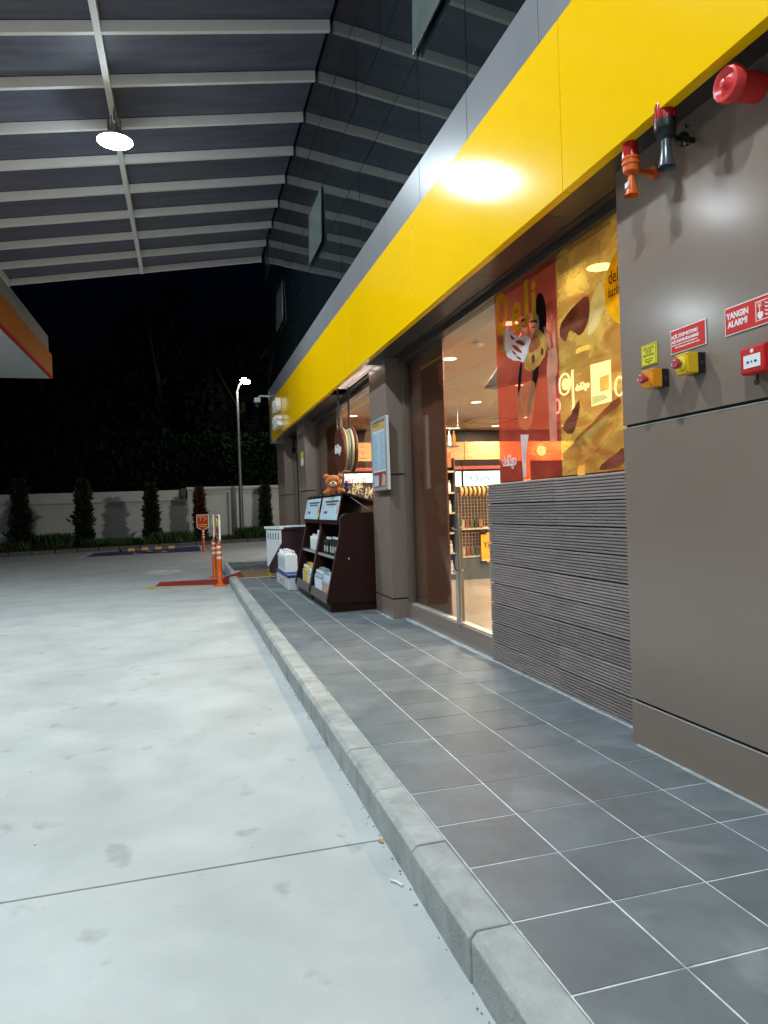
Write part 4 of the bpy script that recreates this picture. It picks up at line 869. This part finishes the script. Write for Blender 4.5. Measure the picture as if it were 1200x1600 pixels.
for i in range(2):
    for k in range(5):
        oilbottle("oil_bottle", BK2, .885+.11*i, 6.62+.105*k, .6405, f"black bottle with white label on near cabinet's middle shelf, {'front' if i==0 else 'rear'} row, {ORD[k]} from near end", "black bottles on the middle shelf")
for k in range(3): oilbottle("fluid_bottle", BK2, .88, 7.02+.30+.105*k-.12, .6405, f"black bottle on near cabinet's middle shelf beyond the others, {ORD[k]} of three", "black bottles further along the near cabinet", .21)
for k in range(4): oilbottle("fluid_bottle", CAPW, .88, 8.13+.11*k, .6405, f"white bottle on far cabinet's middle shelf, {ORD[k]} from near end", "white bottles on the far cabinet's shelf", .22, False)
oilbottle("fluid_bottle", CAPW, .90, 7.98, .6405, "tall pale bottle at near end of the far cabinet's shelf", None, .33, False)
def jerry(name, body, x, y, z, label, group, hgt=.26, wd=.085, dp=.16, rz=0, lm=None):
    T = tag(empty(name, (x, y, z), rz), label, "canister", group); k = hgt
    MB().prism([(-dp/2, 0), (dp/2, 0), (dp/2, k*.72), (dp*.30, k*.90), (-dp*.12, k*.90), (-dp*.26, k*.83), (-dp/2, k*.70)], 'y', -wd/2, wd/2).build("body", body, T, .010)
    MB().lathe([(.019, k*.82), (.019, k*.93)], 14, 'z', (-dp*.30, 0, 0)).build("cap", CAPW, T)
    MB().tube([(-dp*.14, 0, k*.86), (-dp*.08, 0, k*.985), (dp*.22, 0, k*.985), (dp*.34, 0, k*.84)], .011, 8).build("handle", body, T, smooth=True)
    bx("label", lm or LBL, T, (-dp/2-.0018, -dp/2-.0003, -wd*.36, wd*.36, k*.1, k*.6)); bx("label", lm or LBL, T, (-dp*.38, dp*.36, -wd/2-.0018, -wd/2-.0003, k*.12, k*.6))
    return T
OL = mat("label_orange", (.65, .25, .06), .4, var=.6, scale=25)
for k in range(4): jerry("oil_can", BCAN, .80, 6.62+.12*k, .151, f"pale blue oil canister with orange label, {ORD[k]} from near end of the near cabinet", "pale canisters in the near cabinet", .27, lm=OL)
for k in range(4): jerry("oil_can", GCAN, .80, 7.16+.12*k, .151, f"grey oil canister low in the near cabinet, {ORD[k]} after the pale ones", "grey canisters in the near cabinet", .30, rz=.25)
for k in range(3): jerry("oil_can", BCAN, .80, 7.88+.11*k, .151, f"white canister low in the far cabinet, {ORD[k]} from near end", "white canisters in the far cabinet", .27)
for k in range(2): jerry("oil_can", YBOX, .80, 8.24+.11*k, .151, f"yellow canister low in the far cabinet, the {('nearer', 'farther')[k]} of two", "yellow canisters in the far cabinet", .30, lm=YS)
jerry("oil_can", mat("can_peach", (.55, .32, .22), .4), .80, 8.50, .151, "peach coloured canister beside the yellow ones in the far cabinet", None, .30)

# cooler box with canisters on it
T = tag(empty("cooler_box", (.575, 9.02, 0)), "white cooler box with dark blue lid on the pavement", "cooler box")
bx("box", WHITE, T, (0, .36, 0, 1.45, .004, .195), .012); bx("lid", mat("lid_blue", (.02, .045, .22), .35), T, (-.012, .372, -.012, 1.462, .196, .232), .008)
text("lettering", "ice", SRED, T, FACE, .12, .0006, loc=(-.0012, .95, .06)); bx("red_stripe", SRED, T, (-.0012, 0.0004, .52, .60, .05, .15))
for k in range(4):
    T = tag(empty("water_canister", (.68, 9.50+.235*k, .233)), f"white five litre canister on the cooler box, {ORD[k]} from the near end", "canister", "white canisters standing on the cooler box")
    MB().prism([(-.10, 0), (.10, 0), (.10, .27), (.07, .30), (-.07, .30), (-.10, .27)], 'y', -.094, .094).build("body", WHITE, T, .018)
    MB().lathe([(.022, .30), (.022, .335)], 12, 'z', (-.05, .04, 0)).build("cap", WHITE, T); MB().tube([(-.01, 0, .30), (.0, 0, .335), (.06, 0, .335), (.07, 0, .30)], .010, 6).build("handle", WHITE, T, smooth=True)
    for yy in (-.045, .045): bx("label", mat("label_thin_blue", (.08, .18, .32), .4), T, (-.1015, -.1002, yy-.012, yy+.012, .06, .24))
# white cabinet behind
T = tag(empty("white_cabinet", (.70, 10.75, 0), math.radians(18)), "white topped cabinet with slotted side panel and dark front behind the cooler box", "cabinet")
bx("carcass", mat("cabinet_aubergine", (.035, .015, .025), .4), T, (.02, .85, .02, .60, .10, .88), .004); bx("top", WHITE, T, (-.02, .88, -.02, .64, .885, .93), .006); bx("top_edge", mat("edge_blue", (.02, .025, .06), .4), T, (.05, .88, -.026, -.021, .875, .915))
MB().prism([(0, .875), (.60, .875), (.60, .24), (.56, .20), (0, .64)], 'x', .0, .016).build("side_panel", WHITE, T, .002)
for k in range(5): bx("slot", mat("slot_dark", (.05, .12, .16), .5), T, (-.0015, .0002, .075+.105*k, .115+.105*k, .70, .82))
for k in range(5): MB().lathe([(.008, -.0015), (.008, .001)], 8, 'x', (0, .095+.105*k, .66)).build("rivet", mat("slot_dark", (.05, .12, .16), .5), T)
MB().tube([(.5, -.03, .76), (.8, -.03, .76)], .012, 8).build("handle", STEEL, T, smooth=True)
for x, y in ((.04, .05), (.82, .05), (.04, .57), (.82, .57)): bx("leg", YBOX if x < .1 else BLK, T, (x-.02, x+.02, y-.02, y+.02, .012, .30 if x < .1 else .10), .003)

# teddy bear
T = tag(empty("teddy_bear", (.895, 7.0, 1.405)), "brown teddy bear with pale muzzle sitting on the near cabinet", "teddy bear")
def blob(balls, vox=.008):
    bm = bmesh.new()
    for (x, y, z, rx, ry, rz) in balls:
        g = bmesh.ops.create_icosphere(bm, subdivisions=3, radius=1)
        bmesh.ops.transform(bm, matrix=Matrix.Translation((x, y, z)) @ Matrix.Diagonal((rx, ry, rz, 1)), verts=g['verts'])
    me = bpy.data.meshes.new("body"); bm.to_mesh(me); bm.free(); return me
FUR = mat("bear_fur", (.42, .13, .035), .95, var=.35, scale=45, bump=1.0, bscale=260)
me = blob([(0, 0, .115, .090, .078, .082), (-.078, 0, .178, .034, .022, .034), (.078, 0, .178, .034, .022, .034), (0, .01, .03, .085, .07, .05), (-.075, -.05, .0, .04, .045, .030), (.085, -.04, .012, .045, .05, .035), (0, -.045, .09, .05, .045, .04)])
me.materials.append(FUR); o = link("body", me, T); rm = o.modifiers.new("remesh", 'REMESH'); rm.mode = 'VOXEL'; rm.voxel_size = .006; rm.use_smooth_shade = True
smm = o.modifiers.new("smooth", 'SMOOTH'); smm.factor = .6; smm.iterations = 5
me = blob([(0, -.085, .092, .040, .026, .028)]); me.materials.append(mat("muzzle_cream", (.62, .50, .38), .9, bump=.8, bscale=240)); link("muzzle", me, T, smooth=True)
me = blob([(0, -.110, .104, .016, .009, .010)]); me.materials.append(BLK); link("nose", me, T, smooth=True)
for s in (-1, 1):
    me = blob([(s*.036, -.073, .135, .008, .006, .009)]); me.materials.append(BLK); link("eye", me, T, smooth=True)
    me = blob([(s*.079, -.018, .178, .021, .010, .021)]); me.materials.append(mat("ear_pink", (.40, .18, .09), .9)); link("inner_ear", me, T, smooth=True)
T.rotation_euler.z = math.radians(-12); T.scale = (1.12, 1.12, 1.12)
T = tag(empty("purple_toy", (1.055, 6.98, 1.395)), "small dark purple toy figure beside the teddy bear", "toy")
me = blob([(0, 0, .05, .035, .03, .045), (0, -.005, .11, .026, .024, .028)]); me.materials.append(mat("purple_plush", (.05, .02, .10), .8, bump=.5)); link("body", me, T, smooth=True)
me = blob([(0, -.005, .145, .020, .018, .014)]); me.materials.append(mat("pink_plush", (.5, .2, .35), .8)); link("hat", me, T, smooth=True)

# ================================================================== FLEXIBLE POSTS
WRE = mat("reflective_white", (.75, .76, .78), .35)
def post(x, y, rz, label, face, first=False):
    T = tag(empty("delineator_post", (x, y, -.149), rz), label, "post", "orange flexible posts with sign heads")
    MB().lathe([(.13, 0), (.13, .012), (.07, .03), (.047, .045)], 26).build("base", ORP, T, smooth=False)
    pr = [(.045, .045)]
    for k in range(9): pr += [(.049, .05+.022*k), (.043, .061+.022*k)]
    pr += [(.045, .26), (.045, .785), (.040, .80)]
    MB().lathe(pr, 22).build("tube", ORP, T, smooth=True)
    for z in (.50, .60, .70): MB().lathe([(.0465, z), (.0465, z+.042)], 22).build("reflective_band", WRE, T, smooth=False)
    out = [(-.05, .78), (.05, .78), (.21, .86), (.21, 1.32), (-.21, 1.32), (-.21, .86)]
    MB().prism(out, 'y', -.016, .016).build("sign_head", SWHT, T, .004)
    for s in (-1, 1):
        b = .022
        MB().prism([(-.05, .80), (.05, .80), (.188, .875), (.188, 1.298), (-.188, 1.298), (-.188, .875)], 'y', s*.0165, s*.0185).build("sign_face", face, T)
        q = MB()
        for (a, c) in (((-.14, 1.22), (-.04, 1.26)), ((-.04, 1.26), (-.08, 1.10)), ((.0, 1.25), (.13, 1.20)), ((.13, 1.20), (.05, 1.09)), ((-.15, .96), (.15, .96)), ((-.12, .90), (.12, .90))):
            q.tube([(a[0], s*.0195, a[1]), (c[0], s*.0195, c[1])], .011, 5)
        q.build("emblem", YS if s < 0 else SWHT, T)
    return T
RF = mat("face_red", (.45, .03, .02), .35, var=.15); RY = mat("face_dark_amber", (.30, .20, .06), .4, var=.5, scale=8)
post(-.30, 11.93, math.radians(-86), "orange striped post nearest the kerb end, white edged sign head seen edge on", RF)
post(-.33, 13.7, math.radians(-89), "orange striped post just behind the one at the kerb end", RF)
post(-.32, 24.35, math.radians(4), "far orange post at the blue bay corner with red sign facing us", RF)
# wheel stop (speed bump like) in bay
T = tag(empty("wheel_stop", (-3.35, 27.15, -.146), math.radians(25)), "black and yellow rubber wheel stop in the blue parking bay", "wheel stop")
for k in range(9):
    MB().prism([(-.10, 0), (.10, 0), (.055, .11), (-.055, .11)], 'x', .27*k, .27*(k+1)-.001).build("segment", BLK if k % 2 == 0 else mat("stop_amber", (.60, .28, .05), .5), T, .004)

# ================================================================== LAMP POST, BOUNDARY WALL, PLANTS
T = tag(empty("street_lamp", (1.62, 32.2, -.02)), "tall grey lamp post with lit head in front of the white wall", "street lamp")
GAL = mat("galvanised", (.16, .165, .17), .45, metal=.5)
MB().tube([(0, 0, 0), (0, 0, 1.2), (0, 0, 6.9)], [.11, .10, .055], 14).build("pole", GAL, T, smooth=True)
bx("base_plate", GAL, T, (-.2, .2, -.2, .2, 0, .03)); MB().tube([(0, 0, 6.9), (.10, -.10, 7.2), (.34, -.3, 7.36)], .045, 10).build("arm", GAL, T, smooth=True)
MB().lathe([(.20, .09), (.24, .05), (.22, .0)], 20, 'z', (.36, -.34, 7.36)).build("lamp_head", GAL, T, smooth=True)
lp = lamp("lamp_disc", 'AREA', (.36, -.42, 7.33), 190, (1, .96, .86), .46, T, rot=(math.radians(52), 0, math.radians(8)), glow=60)
bw = tag(empty("boundary_wall", (0, 0, 0)), "white rendered boundary wall with stepped coping at the back of the yard", "wall")
def wp(x): return 33.0-.05*x
def wbox(nm, mt, xa, xb, z0, z1, off=0, th=.2):
    MB().add([(xa, wp(xa)+off, z0), (xb, wp(xb)+off, z0), (xb, wp(xb)+off+th, z0), (xa, wp(xa)+off+th, z0), (xa, wp(xa)+off, z1), (xb, wp(xb)+off, z1), (xb, wp(xb)+off+th, z1), (xa, wp(xa)+off+th, z1)],
             [(3, 2, 1, 0), (4, 5, 6, 7), (0, 1, 5, 4), (1, 2, 6, 5), (2, 3, 7, 6), (3, 0, 4, 7)]).build(nm, mt, bw, .01)
wbox("lower_wall", PWHITE, -24, -.80, -.1, 1.84); wbox("ledge", mat("ledge_stone", (.42, .40, .36), .8), -24, -.78, 1.841, 1.90, -.05, .32); wbox("upper_wall", PWHITE, -24, -1.12, 1.901, 2.36, .16)
wbox("stub_column", mat("stub", (.12, .11, .09), .9), -1.10, -.86, 1.901, 2.42, .0)
wbox("tall_wall", PWHITE, -.79, 8, -.1, 2.30); wbox("coping", mat("ledge_stone", (.42, .40, .36), .8), -.82, 8, 2.301, 2.40, -.06, .34); wbox("coping_cap", PWHITE, -.84, 8, 2.401, 2.47, -.02, .26)
wbox("wall_recess", mat("recess_grey", (.25, .25, .24), .9), 1.0, 1.12, .02, 2.2, -.012, .01); wbox("wall_pier", PWHITE, 1.25, 1.45, -.05, 2.29, -.10, .099)

def leafcloud(n, fn, size, asp=2.5):
    v = []; fcs = []
    for _ in range(n):
        p, dd = fn(); p = Vector(p); dd = Vector(dd).normalized(); s = size*R(.6, 1.4)
        side = dd.orthogonal().normalized(); side.rotate(Matrix.Rotation(R(0, 6.28), 3, dd)); side *= s/asp
        k = len(v); v += [p-side*.5, p+dd*s*.5-side, p+dd*s, p+dd*s*.5+side]; fcs.append((k, k+1, k+2, k+3))
    b = MB(); b.v = [tuple(q) for q in v]; b.f = fcs; return b
def cypress(x, y, h, r, label, lm):
    T = tag(empty("cypress_tree", (x, y, -.02)), label, "tree", "young cypresses along the boundary wall")
    MB().tube([(0, 0, 0), (.01, 0, h*.9)], [.045, .01], 8).build("trunk", BARK, T)
    bumps = [(R(0, 6.28), R(.1, .95), R(.15, .55)) for _ in range(22)]
    def fn():
        t = R(0.03, 1)**.85; a = R(0, 6.28); rad = r*(min(1, t*8+.35))*(1-t)**.45*(.75+.25*math.sin(t*17+a*2))
        for (ba, bt, bs) in bumps:
            da = abs((a-ba+math.pi) % (2*math.pi)-math.pi)
            if da < .5 and abs(t-bt) < .035: rad *= 1+bs
        q = rad*math.sqrt(R(.15, 1))
        return (q*math.cos(a), q*math.sin(a), t*h), (math.cos(a)*.9+R(-.3, .3), math.sin(a)*.9+R(-.3, .3), R(.2, 1.3))
    tag(leafcloud(int(1900*h/2), fn, .24, 5.5).build("crown", lm, T), kind="stuff")
cypress(-7.45, 30.4, 2.75, .36, "broad dark cypress at the left end of the wall", LEAFC)
cypress(-5.05, 30.6, 2.70, .33, "dark cypress second from left, its shadow on the wall", LEAFC)
cypress(-2.35, 31.1, 2.50, .27, "pointed slim cypress behind the wheel stop", LEAFC)
cypress(-.28, 31.5, 2.30, .20, "small reddish brown cypress behind the far orange post", LEAFR)
cypress(2.75, 32.2, 2.35, .22, "dark small cypress at the right end beside the shop corner", LEAFC)
def gfn(cx, cy, rx, ry, h):
    def fn():
        a = R(0, 6.28); q = math.sqrt(R(0, 1)); return (cx+rx*q*math.cos(a), cy+ry*q*math.sin(a), -.03), (R(-.5, .5), R(-.5, .5), h)
    return fn
gb = MB()
for cx, cy, rx, ry, n, s in ((-6.2, 30.6, .75, .5, 1400, .5), (-5, 31.2, 2.2, .5, 1500, .28), (-3.6, 30.2, 1.5, .5, 1200, .3), (-1.5, 30.6, .9, .5, 1400, .42), (-.7, 31.8, 1.4, .4, 700, .2), (2.25, 32.1, .9, .35, 2200, .45), (.6, 32.0, 1.0, .3, 500, .2), (-9, 30, 2, .8, 900, .35)):
    b = leafcloud(n, gfn(cx, cy, rx, ry, 1.2), s, 16); o_ = len(gb.v); gb.v += b.v; gb.f += [tuple(i+o_ for i in q) for q in b.f]
tag(gb.build("grass_tufts", GRASS), "tufts of green grass and weeds along the foot of the wall", "grass", kind="stuff")
def hf():
    x = R(-24, 9); z = R(1.9, 5.1+.12*math.sin(x*3)+.1*math.sin(x*7)); return (x, 34.6+R(-.25, .25)-.05*x, z), (R(-1, 1), R(-1.2, 0), R(-.6, .6))
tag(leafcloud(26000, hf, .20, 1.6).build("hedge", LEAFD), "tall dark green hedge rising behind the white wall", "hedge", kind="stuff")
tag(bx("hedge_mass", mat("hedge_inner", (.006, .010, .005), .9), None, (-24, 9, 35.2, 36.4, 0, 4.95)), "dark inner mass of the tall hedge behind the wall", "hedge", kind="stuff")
def bigtree(x, y, h, r, label):
    T = tag(empty("tall_tree", (x, y, -.05)), label, "tree", "tall dark trees behind the hedge")
    MB().tube([(0, 0, 0), (.1, 0, h*.4), (-.1, .1, h*.85)], [.28, .2, .05], 10).build("trunk", BARK, T)
    for k in range(7):
        a = R(0, 6.28); z = h*R(.3, .7); MB().tube([(0, 0, z), (r*.7*math.cos(a), r*.7*math.sin(a), z+h*.2)], [.09, .02], 6).build("limb", BARK, T)
    cl = [(R(-1, 1)*r*.75, R(-1, 1)*r*.6, h*R(.3, .95), r*R(.22, .42)) for _ in range(38)]
    def fn():
        c = random.choice(cl); dv = Vector((random.gauss(0, 1), random.gauss(0, 1), random.gauss(0, 1))).normalized()*c[3]*R(.5, 1)
        k = max(.25, 1-.45*abs(c[2]/h-.5)*2); return (c[0]*k+dv.x, c[1]*k+dv.y, c[2]+dv.z*1.2), (R(-1, 1), R(-1, 1), R(-1, .4))
    tag(leafcloud(7000, fn, .35, 1.8).build("crown", mat("far_leaf", (.008, .012, .009), .9, var=.5, scale=.6, spec=.1), T), kind="stuff")
bigtree(2.6, 41, 13, 3.0, "tall dark tree behind the hedge right beside the lamp post"); bigtree(-2.2, 43, 15, 3.2, "tall dark tree behind the hedge, left of the lamp post"); bigtree(-7.5, 44, 10.5, 3.4, "lower dark tree behind the hedge in the middle"); bigtree(-14, 42, 9.5, 3.6, "lower dark tree behind the hedge at far left")

# ================================================================== LITTER
T = MB().tube([(-.195, .915, -.144), (-.178, .90, -.144), (-.165, .868, -.144)], .0045, 8).build("cigarette_end", WHITE, smooth=True); tag(T, "white cigarette end lying on the concrete near the kerb", "litter")
T = MB().prism([(-.150, 1.24), (-.138, 1.22), (-.142, 1.20), (-.155, 1.215)], 'z', -.1495, -.143).build("dry_leaf", mat("dry_leaf", (.45, .28, .12), .8)); tag(T, "tan dry leaf scrap at the kerb foot by the slab joint", "litter")
db = MB()
for k in range(200):
    y = R(-.6, 10); x = -.138-abs(random.gauss(0, .012)); s = R(.001, .0035); db.box(x-s, x+s, y-s, y+s*1.5, -.150, -.150+s)
for k in range(60):
    x, y = R(-3.5, -.2), R(-.5, 12)
    if k % 2 == 0: x, y = R(-2.2, -.2), R(-.3, 5)
    s = R(.0015, .0035); db.box(x-s, x+s*R(.8, 2.4), y-s, y+s, -.150, -.150+s*.5)
tag(db.build("grit", mat("grit", (.26, .25, .23), .9, var=.5, scale=60)), "fine grit and crumbs gathered along the kerb foot", "debris", kind="stuff")
